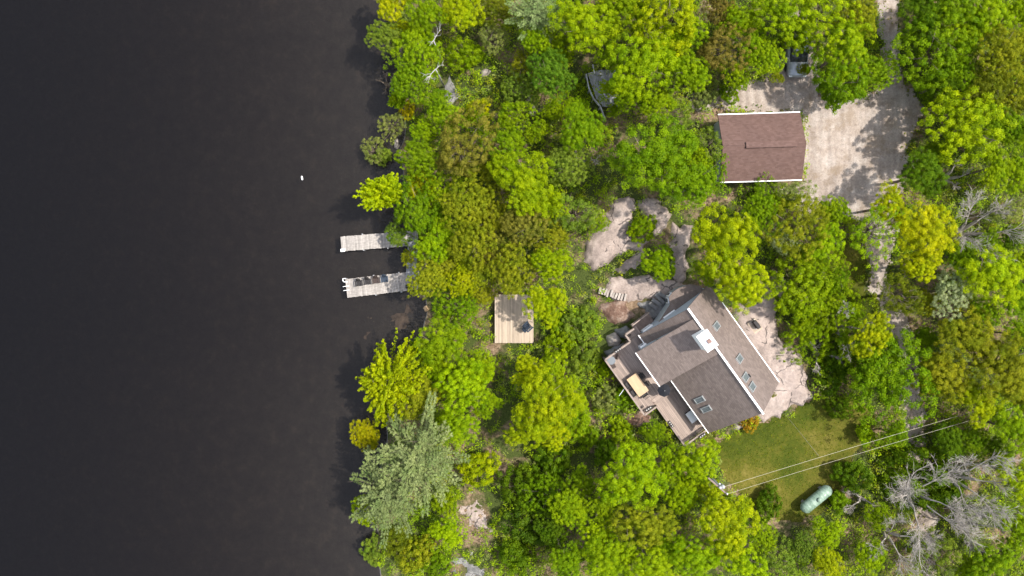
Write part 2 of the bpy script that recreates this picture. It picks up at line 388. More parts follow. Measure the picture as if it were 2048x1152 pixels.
class MB:
    """collects boxes, tubes, prisms into one mesh"""
    def __init__(s): s.v = []; s.f = []; s.t = []
    def add(s, vs, fs, tint=0.0):
        n = len(s.v); s.v += [tuple(map(float, p)) for p in vs]; s.f += [tuple(i+n for i in f) for f in fs]; s.t += [tint]*len(fs); return s
    def box(s, c, d, rz=0.0, tint=0.0, M=None):
        hx, hy, hz = d[0]/2, d[1]/2, d[2]/2
        co, si = math.cos(rz), math.sin(rz); vs = []
        for z in (-hz, hz):
            for x, y in ((-hx, -hy), (hx, -hy), (hx, hy), (-hx, hy)):
                p = (x*co-y*si, x*si+y*co, z)
                if M is not None: p = M @ Vector((x, y, z))
                vs.append((c[0]+p[0], c[1]+p[1], c[2]+p[2]))
        return s.add(vs, [(3, 2, 1, 0), (4, 5, 6, 7), (0, 1, 5, 4), (1, 2, 6, 5), (2, 3, 7, 6), (3, 0, 4, 7)], tint)
    def prism(s, poly, z0, z1, tint=0.0):
        """poly counter-clockwise; z0, z1 numbers or functions of (x, y)"""
        n = len(poly); f0 = z0 if callable(z0) else (lambda x, y: z0); f1 = z1 if callable(z1) else (lambda x, y: z1)
        vs = [(x, y, f0(x, y)) for x, y in poly] + [(x, y, f1(x, y)) for x, y in poly]
        fs = [tuple(range(n-1, -1, -1)), tuple(range(n, 2*n))] + [(i, (i+1) % n, n+(i+1) % n, n+i) for i in range(n)]
        return s.add(vs, fs, tint)
    def tube(s, pts, rad, n=6, tint=0.0, cap=True):
        pts = [Vector(p) for p in pts]; rad = rad if isinstance(rad, (list, tuple)) else [rad]*len(pts)
        vs = []; fs = []; m = len(pts); prev = None
        for i, p in enumerate(pts):
            d = (pts[min(i+1, m-1)] - pts[max(i-1, 0)]).normalized()
            a = d.orthogonal().normalized() if prev is None else (prev - d*prev.dot(d)).normalized()
            prev = a; b = d.cross(a)
            for k in range(n):
                t = 2*math.pi*k/n; vs.append(p + (a*math.cos(t)+b*math.sin(t))*rad[i])
        for i in range(m-1):
            for k in range(n): fs.append((i*n+k, i*n+(k+1) % n, (i+1)*n+(k+1) % n, (i+1)*n+k))
        if cap: fs += [tuple(range(n-1, -1, -1)), tuple(range((m-1)*n, m*n))]
        return s.add(vs, fs, tint)
    def lathe(s, prof, n=16, c=(0, 0, 0), tint=0.0, ax='z'):
        vs = []; fs = []; m = len(prof)
        for r, z in prof:
            for k in range(n):
                t = 2*math.pi*k/n; p = (r*math.cos(t), r*math.sin(t), z)
                if ax == 'x': p = (z, r*math.cos(t), r*math.sin(t))
                vs.append((c[0]+p[0], c[1]+p[1], c[2]+p[2]))
        for i in range(m-1):
            for k in range(n): fs.append((i*n+k, i*n+(k+1) % n, (i+1)*n+(k+1) % n, (i+1)*n+k))
        fs += [tuple(range(n-1, -1, -1)), tuple(range((m-1)*n, m*n))]
        return s.add(vs, fs, tint)
    def build(s, name, mat, parent=None, smooth=False, bevel=0.0):
        me = bpy.data.meshes.new(name); me.from_pydata(s.v, [], s.f); me.materials.append(MAT[mat] if isinstance(mat, str) else mat)
        a = me.attributes.new("tint", 'FLOAT', 'FACE'); a.data.foreach_set("value", np.array(s.t, np.float32))
        if smooth: me.polygons.foreach_set("use_smooth", np.ones(len(me.polygons), bool))
        me.update()
        o = link(name, me, parent)
        if bevel:
            b = o.modifiers.new("bevel", 'BEVEL'); b.width = bevel; b.segments = 2; b.limit_method = 'ANGLE'
        return o

def copy_thing(src, loc, rotz, label=None, scale=None):
    r = src.copy(); COL.objects.link(r); r.location = loc; r.rotation_euler = (0, 0, rotz)
    if label: r["label"] = label
    if scale: r.scale = scale
    for ch in list(src.children):
        c = ch.copy(); COL.objects.link(c); c.parent = r
        for g in list(ch.children):
            d = g.copy(); COL.objects.link(d); d.parent = c
    return r
rng = np.random.default_rng(7); rnd = random.Random(11)

# ------------------------------------------------------------------ setting: ground, water, road, lawn
def axis(lo, hi, step, far):
    a = list(np.arange(lo, hi+1e-6, step)); s = step
    l, h = a[0], a[-1]; L = []; Hh = []
    while h < far: s *= 1.5; h += s; Hh.append(h)
    s = step
    while l > -far: s *= 1.5; l -= s; L.append(l)
    return np.array(L[::-1] + a + Hh)
def build_terrain():
    xs = axis(-24, 56, 0.4, 1500); ys = axis(-33, 33, 0.4, 1500)
    X, Y = np.meshgrid(xs, ys); Z = gz(X, Y); Z = np.maximum(Z, -7.5)
    v = np.column_stack([X.ravel(), Y.ravel(), Z.ravel()]); nx = len(xs); ny = len(ys)
    i = np.arange(nx*ny).reshape(ny, nx)
    f = np.column_stack([i[:-1, :-1].ravel(), i[:-1, 1:].ravel(), i[1:, 1:].ravel(), i[1:, :-1].ravel()])
    link("ground", np_mesh("ground", v, f, MAT['ground'], smooth=True), kind='structure')
build_terrain()
w = MB(); w.box((0, 0, -4.2), (3200, 3200, 8.4)); wo = w.build("water", 'water'); wo["kind"] = 'structure'

def px_poly(pts, z=None):
    return [GP(x, y)[:2] if z is None else G(x, y, z) for x, y in pts]

def sheet(name, poly, off, mat, res=0.15, rough=0.35, kind='structure'):
    xs = np.array([p[0] for p in poly]); ys = np.array([p[1] for p in poly])
    gx = np.arange(xs.min()-1, xs.max()+1, res); gy = np.arange(ys.min()-1, ys.max()+1, res)
    X, Y = np.meshgrid(gx, gy)
    CX, CY = X[:-1, :-1]+res/2, Y[:-1, :-1]+res/2
    wx = CX + rough*2*(fbm(CX*0.9, CY*0.9, 21)-0.5)*2; wy = CY + rough*2*(fbm(CX*0.9, CY*0.9, 57)-0.5)*2
    ins = in_poly(wx, wy, poly)
    Z = gz(X, Y) + off
    nx = len(gx); i = np.arange(X.size).reshape(X.shape)
    f = np.column_stack([i[:-1, :-1][ins], i[:-1, 1:][ins], i[1:, 1:][ins], i[1:, :-1][ins]])
    used = np.unique(f); remap = np.full(X.size, -1); remap[used] = np.arange(len(used))
    v = np.column_stack([X.ravel()[used], Y.ravel()[used], Z.ravel()[used]])
    return link(name, np_mesh(name, v, remap[f], MAT[mat], smooth=True), kind=kind)

ROAD_PX = [(1752, -60), (1800, -60), (1797, 40), (1800, 120), (1812, 170), (1848, 215), (1838, 260), (1812, 300), (1808, 380), (1796, 460), (1778, 520), (1784, 590), (1822, 650),
           (1842, 720), (1848, 800), (1852, 900), (1870, 1010), (1880, 1220), (1840, 1220), (1826, 1010), (1806, 900), (1800, 800), (1796, 720), (1780, 665), (1742, 600), (1735, 520),
           (1738, 470), (1715, 440), (1660, 425), (1600, 425), (1560, 400), (1545, 385), (1602, 365), (1606, 232), (1440, 216), (1385, 222), (1370, 200), (1420, 180), (1480, 172), (1530, 160),
           (1560, 100), (1568, 20), (1625, 20), (1632, 120), (1645, 180), (1700, 200), (1752, 190), (1765, 150), (1757, 60)]
road_poly = px_poly(ROAD_PX)
sheet("gravel_road", road_poly, 0.05, 'gravel')
LAWN_PX = [(1400, 860), (1440, 880), (1500, 850), (1520, 838), (1570, 835), (1600, 800), (1660, 795), (1720, 800), (1752, 830), (1735, 870), (1712, 905), (1690, 960), (1660, 1010), (1600, 1045), (1550, 1035),
           (1500, 1000), (1462, 975), (1440, 935), (1425, 900)]
lawn_poly = px_poly(LAWN_PX); sheet("lawn", lawn_poly, 0.045, 'lawn')
LAWN2_PX = [(1650, 500), (1690, 480), (1730, 500), (1730, 560), (1735, 600), (1770, 650), (1740, 660), (1690, 610), (1650, 560)]
lawn2_poly = px_poly(LAWN2_PX); o = sheet("lawn", lawn2_poly, 0.04, 'lawn')

# ------------------------------------------------------------------ rocks
def rock(name, pts, hmax, mat, label, cat="rock", res=0.14, edge=0.9, wob=0.3, seed=1, z0=None, bumps=0.5, group=None):
    poly = px_poly(pts) if z0 is None else px_poly(pts, z0)
    xs = np.array([p[0] for p in poly]); ys = np.array([p[1] for p in poly]); cx, cyy = xs.mean(), ys.mean()
    gx = np.arange(xs.min()-0.8, xs.max()+0.8, res); gy = np.arange(ys.min()-0.8, ys.max()+0.8, res)
    X, Y = np.meshgrid(gx, gy)
    wx = X + wob*2*(fbm(X*1.1, Y*1.1, seed)-0.5)*2; wy = Y + wob*2*(fbm(X*1.1, Y*1.1, seed+9)-0.5)*2
    ins = in_poly(wx, wy, poly); d = dist_poly(wx, wy, poly); sd = np.where(ins, d, -d)
    prof = np.clip(sd/edge, -0.5, 1); prof = np.where(prof > 0, np.sqrt(np.clip(1-(1-prof)**2, 0, 1)), prof*1.6)
    Z = gz(X, Y) + hmax*prof + np.where(sd > 0, 1, 0)*np.clip(sd/0.5, 0, 1)*bumps*((fbm(X*0.5, Y*0.5, seed+3, 3)-0.5) + 0.35*(fbm(X*1.9, Y*1.9, seed+5, 3)-0.5))
    keep = sd > -0.28
    # terraces read as ledges
    cf = keep[:-1, :-1] & keep[1:, :-1] & keep[:-1, 1:] & keep[1:, 1:]
    i = np.arange(X.size).reshape(X.shape)
    f = np.column_stack([i[:-1, :-1][cf], i[:-1, 1:][cf], i[1:, 1:][cf], i[1:, :-1][cf]])
    used = np.unique(f); remap = np.full(X.size, -1); remap[used] = np.arange(len(used))
    bz = gz1(cx, cyy)
    v = np.column_stack([X.ravel()[used]-cx, Y.ravel()[used]-cyy, Z.ravel()[used]-bz])
    o = link(name, np_mesh(name, v, remap[f], MAT[mat], smooth=True), loc=(cx, cyy, bz))
    rocks_px.append(poly)
    return tag(o, label, cat, group)
rocks_px = []

rock("rock_outcrop", [(1166, 488), (1190, 468), (1215, 440), (1222, 410), (1236, 393), (1257, 389), (1272, 402), (1268, 430), (1258, 455), (1250, 470), (1272, 478), (1288, 470), (1296, 486), (1282, 505), (1262, 500),
     (1240, 512), (1212, 528), (1190, 542), (1170, 522)], 0.55, 'granite', "broad pale pink granite slab north of the house, widest part of the outcrop", seed=2)
rock("rock_outcrop", [(1272, 415), (1284, 400), (1300, 395), (1322, 402), (1339, 420), (1334, 455), (1318, 470), (1302, 472), (1292, 440)], 0.95, 'granite',
     "tall rounded grey lump of granite with dark lichen at the top of the outcrop", seed=8)
rock("rock_outcrop", [(1268, 508), (1288, 494), (1296, 505), (1283, 522), (1270, 542), (1236, 547), (1222, 556), (1248, 528)], 0.45, 'granite',
     "narrow slanting granite ridge below the mossy gully", seed=14)
rock("rock_outcrop", [(1348, 448), (1388, 458), (1384, 480), (1376, 500), (1374, 530), (1377, 558), (1360, 566), (1348, 552), (1344, 500)], 0.6, 'granite',
     "upright strip of speckled granite beside the yellow-green tree by the house", seed=20)
rock("rock_outcrop", [(1202, 572), (1222, 556), (1250, 549), (1290, 550), (1330, 558), (1364, 560), (1372, 574), (1350, 588), (1330, 596), (1300, 600), (1275, 604), (1240, 600), (1212, 592)], 0.3, 'granite',
     "flat cracked flagstone ledge between the round green tree and the stone steps", seed=26, edge=0.5)
rock("rock_outcrop", [(1276, 606), (1300, 598), (1330, 596), (1345, 606), (1335, 625), (1322, 640), (1300, 646), (1286, 640), (1288, 622)], 0.35, 'grey_rock',
     "dark grey shaded rock ledge in front of the round porch", seed=31, edge=0.5)
rock("rock_outcrop", [(1500, 560), (1540, 575), (1560, 610), (1548, 636), (1558, 670), (1600, 712), (1612, 758), (1622, 790), (1604, 806), (1580, 812), (1560, 840), (1524, 840), (1500, 815), (1480, 760), (1460, 690), (1470, 620), (1490, 590)],
     0.75, 'granite', "huge sloping pink granite outcrop along the back of the house", seed=37, edge=1.3, res=0.16, bumps=0.9)
rock("rock_outcrop", [(1545, 540), (1568, 548), (1580, 575), (1566, 592), (1548, 580)], 0.5, 'granite', "small split granite ledge between the flowering tree and the house", seed=41)
rock("boulder", [(1211, 672), (1232, 664), (1244, 680), (1236, 692), (1216, 690)], 0.6, 'pale_stone', "sunlit tan boulder under the upper deck corner", seed=44, edge=0.5, wob=0.1)
rock("boulder", [(1230, 660), (1252, 650), (1262, 664), (1252, 680), (1240, 676)], 0.7, 'stone', "grey angular boulder against the deck stairs", seed=45, edge=0.5, wob=0.1)
rock("boulder", [(1208, 702), (1230, 690), (1248, 684), (1240, 698), (1218, 714)], 0.5, 'stone', "long grey boulder half under the deck rail", seed=46, edge=0.4, wob=0.1)
rock("boulder", [(961, 140), (974, 137), (984, 144), (978, 153), (964, 152)], 0.5, 'pale_stone', "single pale boulder among brush near the round bright bush", seed=47, edge=0.35, wob=0.12)
rock("boulder", [(786, 280), (794, 278), (799, 290), (796, 300), (789, 296)], 0.6, 'pale_stone', "light boulder at the shore beside overhanging sage bushes", seed=48, edge=0.3, wob=0.1)
rock("boulder", [(846, 615), (853, 612), (858, 620), (851, 626)], 0.4, 'straw', "small orange-brown boulder at the water's edge below the docks", seed=49, edge=0.25, wob=0.06)
rock("rock_ledge", [(936, 1000), (948, 990), (962, 1010), (978, 1040), (962, 1052), (942, 1040), (932, 1022)], 0.14, 'granite', "weathered whitish rock ledge in the brushy clearing right of the pines", seed=51, edge=0.6, wob=1.1, bumps=0.5)
rock("rock_ledge", [(915, 1128), (940, 1118), (962, 1128), (958, 1160), (925, 1165)], 0.15, 'grey_rock', "grey broken rock ledge at the bottom edge of the photo", seed=52, edge=0.6, wob=1.1, bumps=0.5)
rock("rock_ledge", [(890, 165), (905, 160), (915, 185), (912, 215), (896, 210), (885, 190)], 0.12, 'grey_rock', "low pale ledge beside the fallen white branch", seed=53, edge=0.5, wob=0.6)
rock("soil_mound", [(1206, 604), (1235, 600), (1262, 612), (1270, 632), (1245, 645), (1214, 640), (1202, 622)], 0.45, 'brown_soil', "reddish brown mound of leaf mould below the flagstone steps", "mound", seed=55, edge=0.9)
rock("soil_mound", [(1252, 830), (1275, 818), (1300, 826), (1304, 846), (1278, 856), (1256, 850)], 0.5, 'brown_soil', "small reddish brown mound under the corner of the lower deck", "mound", seed=56, edge=0.8)
rock("boulder", [(1466, 846), (1480, 842), (1488, 852), (1478, 860), (1466, 858)], 0.4, 'pale_stone', "low pinkish boulder at the gable end beside the orange shrub", seed=57, edge=0.3, wob=0.08)

o = rock("rubble_bed", [(735, 650), (752, 618), (790, 604), (830, 600), (835, 625), (800, 655), (770, 684), (745, 680)], 0.02, 'bed_rubble', "blurred patch of brown rubble under the shallow water below the lower dock", "underwater stones", seed=63, edge=1.4, wob=1.1, bumps=0.3, z0=0)
# stone stairs
def slab_stair(name, px0, px1, n, wdt, dep, mat, label, lift=0.3, ang=None, zs=None):
    a = Vector(GP(*px0)); b = Vector(GP(*px1)); d = (b-a); rz = math.atan2(d.y, d.x) if ang is None else ang
    root = empty(name, a, label, "steps")
    for i in range(n):
        p = a.lerp(b, i/(n-1)); z = gz1(p.x, p.y) + lift + (zs or 0)*i
        m = MB(); j = rnd.uniform(-0.06, 0.06)
        m.box((p.x-a.x+j, p.y-a.y+j, z-a.z), (dep, wdt*rnd.uniform(0.85, 1.1), 0.18), rz+rnd.uniform(-0.12, 0.12), rnd.uniform(-0.2, 0.2))
        m.build("step", mat, root, bevel=0.03)
    return root
slab_stair("stone_steps", (1199, 581), (1248, 596), 10, 0.6, 0.2, 'pale_stone', "curving flight of tan stone slabs along the lower edge of the flagstones", 0.42)
slab_stair("stone_steps", (1305, 612), (1322, 592), 4, 1.0, 0.3, 'stone', "four long grey slabs stepping up to the round porch", 0.55)

# ------------------------------------------------------------------ house (local axes: u along the ridge, v across it, towards the back)
ZB = 3.2
RID = G(1377, 617.6, 10.6); ROT = math.atan2(-0.8134, 0.5817)
UX, UY = math.cos(ROT), math.sin(ROT); VX, VY = -UY, UX
def loc_uv(x, y): dx, dy = x-RID[0], y-RID[1]; return dx*UX+dy*UY, dx*VX+dy*VY
def uv_w(u, v): return RID[0]+u*UX+v*VX, RID[1]+u*UY+v*VY
def uvpx(px, py, z): return loc_uv(*G(px, py, z))
house = empty("house", (RID[0], RID[1], ZB), "grey sided cottage with steep brown shingle roofs, white chimney and wooden decks", "house", ROT)
RZ, EZ, VW, VE = 10.6-ZB, 6.0-ZB, -4.0, 3.27          # ridge, eave heights (local), eave positions
kw = (RZ-EZ)/-VW; ke = (RZ-EZ)/VE
UL = 10.12
zw = lambda v: RZ + kw*v; ze = lambda v: RZ - ke*v
# walls: body with both gables
m = MB(); prof = [(-3.6, -1.2), (2.95, -1.2), (2.95, ze(2.95)-0.22), (0, RZ-0.25), (-3.6, zw(-3.6)-0.22)]
u0, u1 = 0.10, UL-0.28; n = len(prof)
m.add([(u0, v, z) for v, z in prof]+[(u1, v, z) for v, z in prof], [tuple(range(n-1, -1, -1)), tuple(range(n, 2*n))]+[(i, (i+1) % n, n+(i+1) % n, n+i) for i in range(n)])
# lap siding ribs on the north gable
for k in range(34):
    z = -1.0 + k*0.24
    lo = -3.6 if z < zw(-3.6)-0.3 else (z+0.35-RZ)/kw; hi = 2.95 if z < ze(2.95)-0.3 else (RZ-z-0.35)/ke
    if hi-lo > 0.4: m.box((u0-0.004, (lo+hi)/2, z), (0.025, hi-lo, 0.03))
m.build("wall", 'siding', house)
# dormer body
m = MB(); A0, A1, AV, AZ = 0.88, 4.28, -5.15, 7.3-ZB; ka = (RZ-AZ)/-AV
za = lambda v: RZ + 0.02 + ka*v
dv = -4.55; zd = za(dv)-0.24; vt = -0.6
m.add([(u, v, z) for u in (A0+0.1, A1-0.25) for v, z in ((dv, -1.0), (-3.0, -1.0), (-3.0, za(-3.0)-0.22), (dv, zd))],
      [(3, 2, 1, 0), (4, 5, 6, 7), (0, 1, 5, 4), (1, 2, 6, 5), (2, 3, 7, 6), (3, 0, 4, 7)])
# cheek walls above the main roof
for u in (A0+0.1, A1-0.37):
    m.add([(uu, v, z) for uu in (u, u+0.12) for v, z in ((-3.2, zw(-3.2)-0.05), (vt, zw(vt)-0.05), (vt, za(vt)-0.16), (-3.2, za(-3.2)-0.16))],
          [(3, 2, 1, 0), (4, 5, 6, 7), (0, 1, 5, 4), (1, 2, 6, 5), (2, 3, 7, 6), (3, 0, 4, 7)])
m.build("dormer_wall", 'siding', house)
def slab(mb, ua, ub, va, vb, fz, th):
    mb.add([(ua, va, fz(va)), (ub, va, fz(va)), (ub, vb, fz(vb)), (ua, vb, fz(vb)), (ua, va, fz(va)-th), (ub, va, fz(va)-th), (ub, vb, fz(vb)-th), (ua, vb, fz(vb)-th)],
           [(0, 1, 2, 3), (7, 6, 5, 4), (0, 4, 5, 1), (1, 5, 6, 2), (2, 6, 7, 3), (3, 7, 4, 0)])
m = MB(); slab(m, 0, UL, VW, -0.02, zw, 0.16); roof_w = m.build("roof", 'shingle', house)
m = MB(); slab(m, -0.1, UL-0.02, 0.02, VE, ze, 0.16); roof_e = m.build("roof", 'shingle', house)
m = MB(); slab(m, A0, A1, AV, -0.1, za, 0.14); m.build("dormer_roof", 'shingle', house)
# white ridge board, eave gutters and barge ends
m = MB(); m.box(((UL)/2, -0.03, RZ+0.06), (UL+0.1, 0.15, 0.09)); m.build("ridge_board", 'white', house)
m = MB(); m.box((UL/2+0.9, VE+0.035, EZ-0.03), (UL-1.9, 0.07, 0.12)); m.build("gutter", 'white', house)
m = MB(); m.box(((A0+A1)/2, AV-0.035, AZ-0.02), (A1-A0+0.04, 0.07, 0.16)); m.build("gutter", 'white', house)
m = MB(); m.box(((A1+UL)/2+0.2, VW-0.03, EZ-0.03), (UL-A1-0.4, 0.06, 0.12)); m.build("gutter", 'white', house)
m = MB(); m.box((A0/2-0.02, VW-0.035, EZ-0.03), (A0+0.02, 0.07, 0.14)); m.build("gutter", 'white', house)
# chimney
ch = MB(); ch.box((2.62, -0.5, RZ+0.3), (1.38, 0.9, 2.6)); cho = ch.build("chimney", 'white', house)
m = MB(); m.box((2.62, -0.5, RZ+1.64), (1.52, 1.02, 0.1)); m.build("chimney_cap", 'white', cho)
m = MB(); m.box((2.72, -0.42, RZ+1.80), (0.3, 0.3, 0.24)); m.build("flue", 'flue', cho)
m = MB(); m.tube([(7.35, 1.05, ze(1.05)-0.1), (7.35, 1.05, ze(1.05)+0.35)], 0.06, 8); m.tube([(7.2, 1.05, ze(1.05)+0.35), (7.5, 1.05, ze(1.05)+0.35)], 0.06, 8); m.build("vent_pipe", 'rubber', house)
# skylights: intersect the sight line with the roof plane to get u, v
def on_slope(px, py, fz):
    v = 0.0
    for _ in range(30):
        u, v2 = uvpx(px, py, fz(v)+ZB); v = 0.5*v+0.5*v2
    return u, v
def skylight(px, py, fz, sgn, roof, wu=0.56, lv=0.8):
    u, v = on_slope(px, py, fz); k = kw if sgn < 0 else -ke; a = math.atan(k)
    Mx = Matrix.Rotation(a, 3, 'X'); nrm = Mx @ Vector((0, 0, 1)); c = Vector((u, v, fz(v)))
    f = MB()
    for du, dl, su, sl in ((0, lv/2, wu+0.1, 0.07), (0, -lv/2, wu+0.1, 0.07), (wu/2, 0, 0.07, lv-0.07), (-wu/2, 0, 0.07, lv-0.07)):
        f.box(c + Mx @ Vector((du, dl, 0.05)), (su, sl, 0.14), M=Mx)
    s = f.build("skylight", 'metal', roof)
    p = MB(); p.box(c + nrm*0.07, (wu-0.08, lv-0.08, 0.02), M=Mx); p.build("pane", 'glass', s)
for px, py in ((1432, 652.5), (1478, 718), (1490, 755), (1503.5, 774)): skylight(px, py, ze, 1, roof_e, 0.5, 1.0)
for px, py in ((1400, 799), (1413, 817.5)): skylight(px, py, zw, -1, roof_w, 0.42, 0.95)
# windows in the walls (frames proud of the wall)
def win_u(u, v, z, wv, hz, parent=house):
    f = MB()
    for dv_, dz_, sv, sz in ((0, hz/2, wv+0.2, 0.11), (0, -hz/2, wv+0.2, 0.11), (wv/2, 0, 0.11, hz-0.11), (-wv/2, 0, 0.11, hz-0.11)): f.box((u-0.06, v+dv_, z+dz_), (0.14, sv, sz))
    w_ = f.build("window", 'white', parent)
    p = MB(); p.box((u-0.03, v, z), (0.05, wv-0.1, hz-0.1)); p.build("pane", 'dark_glass', w_)
def uplane(px, py, u):
    z = 6.0
    for _ in range(60):
        uu, vv = uvpx(px, py, z); z -= (uu-u)*0.8 * (1 if True else 0)
        z = min(max(z, 3.0), 10.0)
    return vv, z-ZB
win_u(u0, -0.9, 2.2, 0.95, 1.15); win_u(u0, -3.0, 1.7, 0.8, 1.1); win_u(A0+0.1, -4.05, 2.3, 0.7, 1.1)
def win_v(u, v, z, wu, hz):
    f = MB()
    for du_, dz_, su, sz in ((0, hz/2, wu+0.2, 0.11), (0, -hz/2, wu+0.2, 0.11), (wu/2, 0, 0.11, hz-0.11), (-wu/2, 0, 0.11, hz-0.11)): f.box((u+du_, v-0.06, z+dz_), (su, 0.14, sz))
    w_ = f.build("window", 'white', house); p = MB(); p.box((u, v-0.03, z), (wu-0.1, 0.05, hz-0.1)); p.build("pane", 'dark_glass', w_)
for uu in (1.7, 2.6, 3.5): win_v(uu, dv, 2.6, 0.7, 1.7)
for uu in (5.6, 7.4, 9.0): win_v(uu, -3.6, 1.75, 0.9, 1.3)
# round porch on the north side
PZ = 5.5
pp = [uvpx(x, y, PZ) for x, y in [(1338.5, 609), (1337, 594), (1345, 584), (1357, 576), (1378, 568), (1398, 572), (1412, 590)]] + [(0.2, 1.9), (0.2, -2.3)]
ar = sum(pp[i][0]*pp[(i+1) % len(pp)][1]-pp[(i+1) % len(pp)][0]*pp[i][1] for i in range(len(pp)))
if ar < 0: pp = pp[::-1]
pz = lambda u, v: PZ-ZB + 0.28*(u+1.8)
cu = sum(p[0] for p in pp)/len(pp); cv = sum(p[1] for p in pp)/len(pp)
inn = [(cu+(u-cu)*0.93, cv+(v-cv)*0.93) for u, v in pp]
m = MB(); m.prism(inn, -1.0, lambda u, v: pz(u, v)-0.18); porch = m.build("porch_wall", 'siding', house)
m = MB(); m.prism(pp, lambda u, v: pz(u, v)-0.15, pz); m.build("porch_roof", 'shingle', house)
for i in range(len(inn)):                       # windows on the lake-facing sides
    a, b_ = inn[i], inn[(i+1) % len(inn)]; mx, my = (a[0]+b_[0])/2, (a[1]+b_[1])/2; L = math.hypot(b_[0]-a[0], b_[1]-a[1])
    wx, wy = uv_w(mx, my); ppx = 1024+wx*PPM*H/(H-5.5)
    if mx < -0.3 and L > 0.4 and ppx < 1347:
        rz = math.atan2(b_[1]-a[1], b_[0]-a[0]); nx_, ny_ = math.sin(rz), -math.cos(rz)
        f = MB(); f.box((mx+nx_*0.03, my+ny_*0.03, 1.35), (min(L*0.85, 0.9), 0.1, 1.0), rz); w_ = f.build("window", 'white', porch)
        p = MB(); p.box((mx+nx_*0.07, my+ny_*0.07, 1.35), (min(L*0.85, 0.9)-0.16, 0.05, 0.84), rz); p.build("pane", 'dark_glass', w_)

# ------------------------------------------------------------------ decks (same local axes)
def planks(mb, ua, ub, va, vb, z, along='u', pw=0.14, gap=0.012, th=0.05, cut=2.4, var=0.18):
    if along == 'u':
        v = va
        while v < vb-0.02:
            w_ = min(pw, vb-v); u = ua; first = rnd.uniform(0.6, cut)
            while u < ub-0.02:
                L = min(first, ub-u); first = cut*rnd.uniform(0.9, 1.3)
                mb.box((u+L/2, v+w_/2, z-th/2), (L-0.008, w_-gap, th), 0, rnd.uniform(-var, var)); u += L
            v += pw
    else:
        u = ua
        while u < ub-0.02:
            w_ = min(pw, ub-u); mb.box((u+w_/2, (va+vb)/2, z-th/2), (w_-gap, (vb-va)+rnd.uniform(-0.03, 0.03), th), 0, rnd.uniform(-var, var)); u += pw
def railing(mb, a, b, z, h=1.0, post=1.5, cap=0.14, tint=0.0):
    a = Vector((*a, 0)); b = Vector((*b, 0)); d = b-a; L = d.length; rz = math.atan2(d.y, d.x); mid = (a+b)/2
    mb.box((mid.x, mid.y, z+h), (L, cap, 0.04), rz, 0.12); mb.box((mid.x, mid.y, z+h-0.09), (L, 0.05, 0.09), rz, tint); mb.box((mid.x, mid.y, z+0.1), (L, 0.05, 0.09), rz, tint)
    k = max(1, round(L/post))
    for i in range(k+1):
        p = a.lerp(b, i/k); mb.box((p.x, p.y, z+h/2-0.04), (0.09, 0.09, h-0.02), rz, tint)
    nb = int(L/0.14)
    for i in range(1, nb): p = a.lerp(b, i/nb); mb.box((p.x, p.y, z+h/2), (0.035, 0.035, h-0.2), rz, tint-0.1)
def deckroot(name, label, u, v):
    x, y = uv_w(u, v); return empty(name, (RID[0], RID[1], ZB), label, "deck", ROT)
DU, DL = 4.6-ZB, 3.9-ZB
dk = deckroot("wooden_deck", "weathered brown upper deck with dining table, wrapping the lake side of the cottage", 0, 0)
m = MB(); planks(m, 0.1, 5.85, -7.5, -6.3, DU); planks(m, 0.1, 5.3, -6.3, -3.62, DU); planks(m, -0.62, 0.09, -4.87, -3.62, DU); m.build("floor_boards", 'deck_wood', dk)
m = MB()
railing(m, (0.1, -7.5), (5.85, -7.5), DU); railing(m, (0.1, -7.5), (0.1, -4.87), DU); railing(m, (0.1, -4.87), (-0.62, -4.87), DU); railing(m, (5.85, -7.5), (5.85, -6.35), DU); railing(m, (-0.62, -4.85), (-0.62, -4.0), DU)
m.build("railing", 'rail_wood', dk)
m = MB()
for u in (0.2, 2.0, 3.9, 5.7):
    for v in (-7.4, -6.2, -4.9): m.box((u, v, (DU-3)/2-0.06), (0.14, 0.14, DU+3))
for v in (-7.45, -6.3, -4.9): m.box((2.95, v, DU-0.16), (5.7, 0.05, 0.2))
for u in (0.14, 5.3): m.box((u, -5.6, DU-0.16), (0.05, 3.8, 0.2))
m.build("deck_frame", 'dark_wood', dk)
m = MB(); m.tube([(3.05, -7.55, DU+0.7), (3.3, -8.3, DU+0.75)], 0.018, 6); m.build("bracket_pole", 'white', dk)
m = MB(); m.box((5.5, -4.95, DU-0.2), (0.32, 2.6, 0.05), 0, 0.1); m.box((5.8, -4.95, DU-0.42), (0.3, 2.6, 0.05), 0, -0.15); m.box((5.33, -4.95, DU-0.22), (0.04, 2.6, 0.3), 0, -0.5); m.box((5.66, -4.95, DU-0.4), (0.04, 2.6, 0.3), 0, -0.5)
m.build("step", 'deck_wood', dk)
dl = deckroot("wooden_deck", "narrow pinkish lower deck with a grey storage chest beside the wall", 0, 0)
m = MB(); planks(m, 5.96, 10.1, -6.2, -3.62, DL); m.build("floor_boards", 'deck_wood', dl)
m = MB(); railing(m, (5.96, -6.2), (10.1, -6.2), DL); railing(m, (10.1, -6.2), (10.1, -3.7), DL); m.build("railing", 'rail_wood', dl)
m = MB()
for u in (6.1, 8.0, 10.0):
    for v in (-6.1, -4.2): m.box((u, v, (DL-3)/2-0.06), (0.14, 0.14, DL+3))
for v in (-6.15, -4.2): m.box((8.03, v, DL-0.16), (4.1, 0.05, 0.2))
m.build("deck_frame", 'dark_wood', dl)
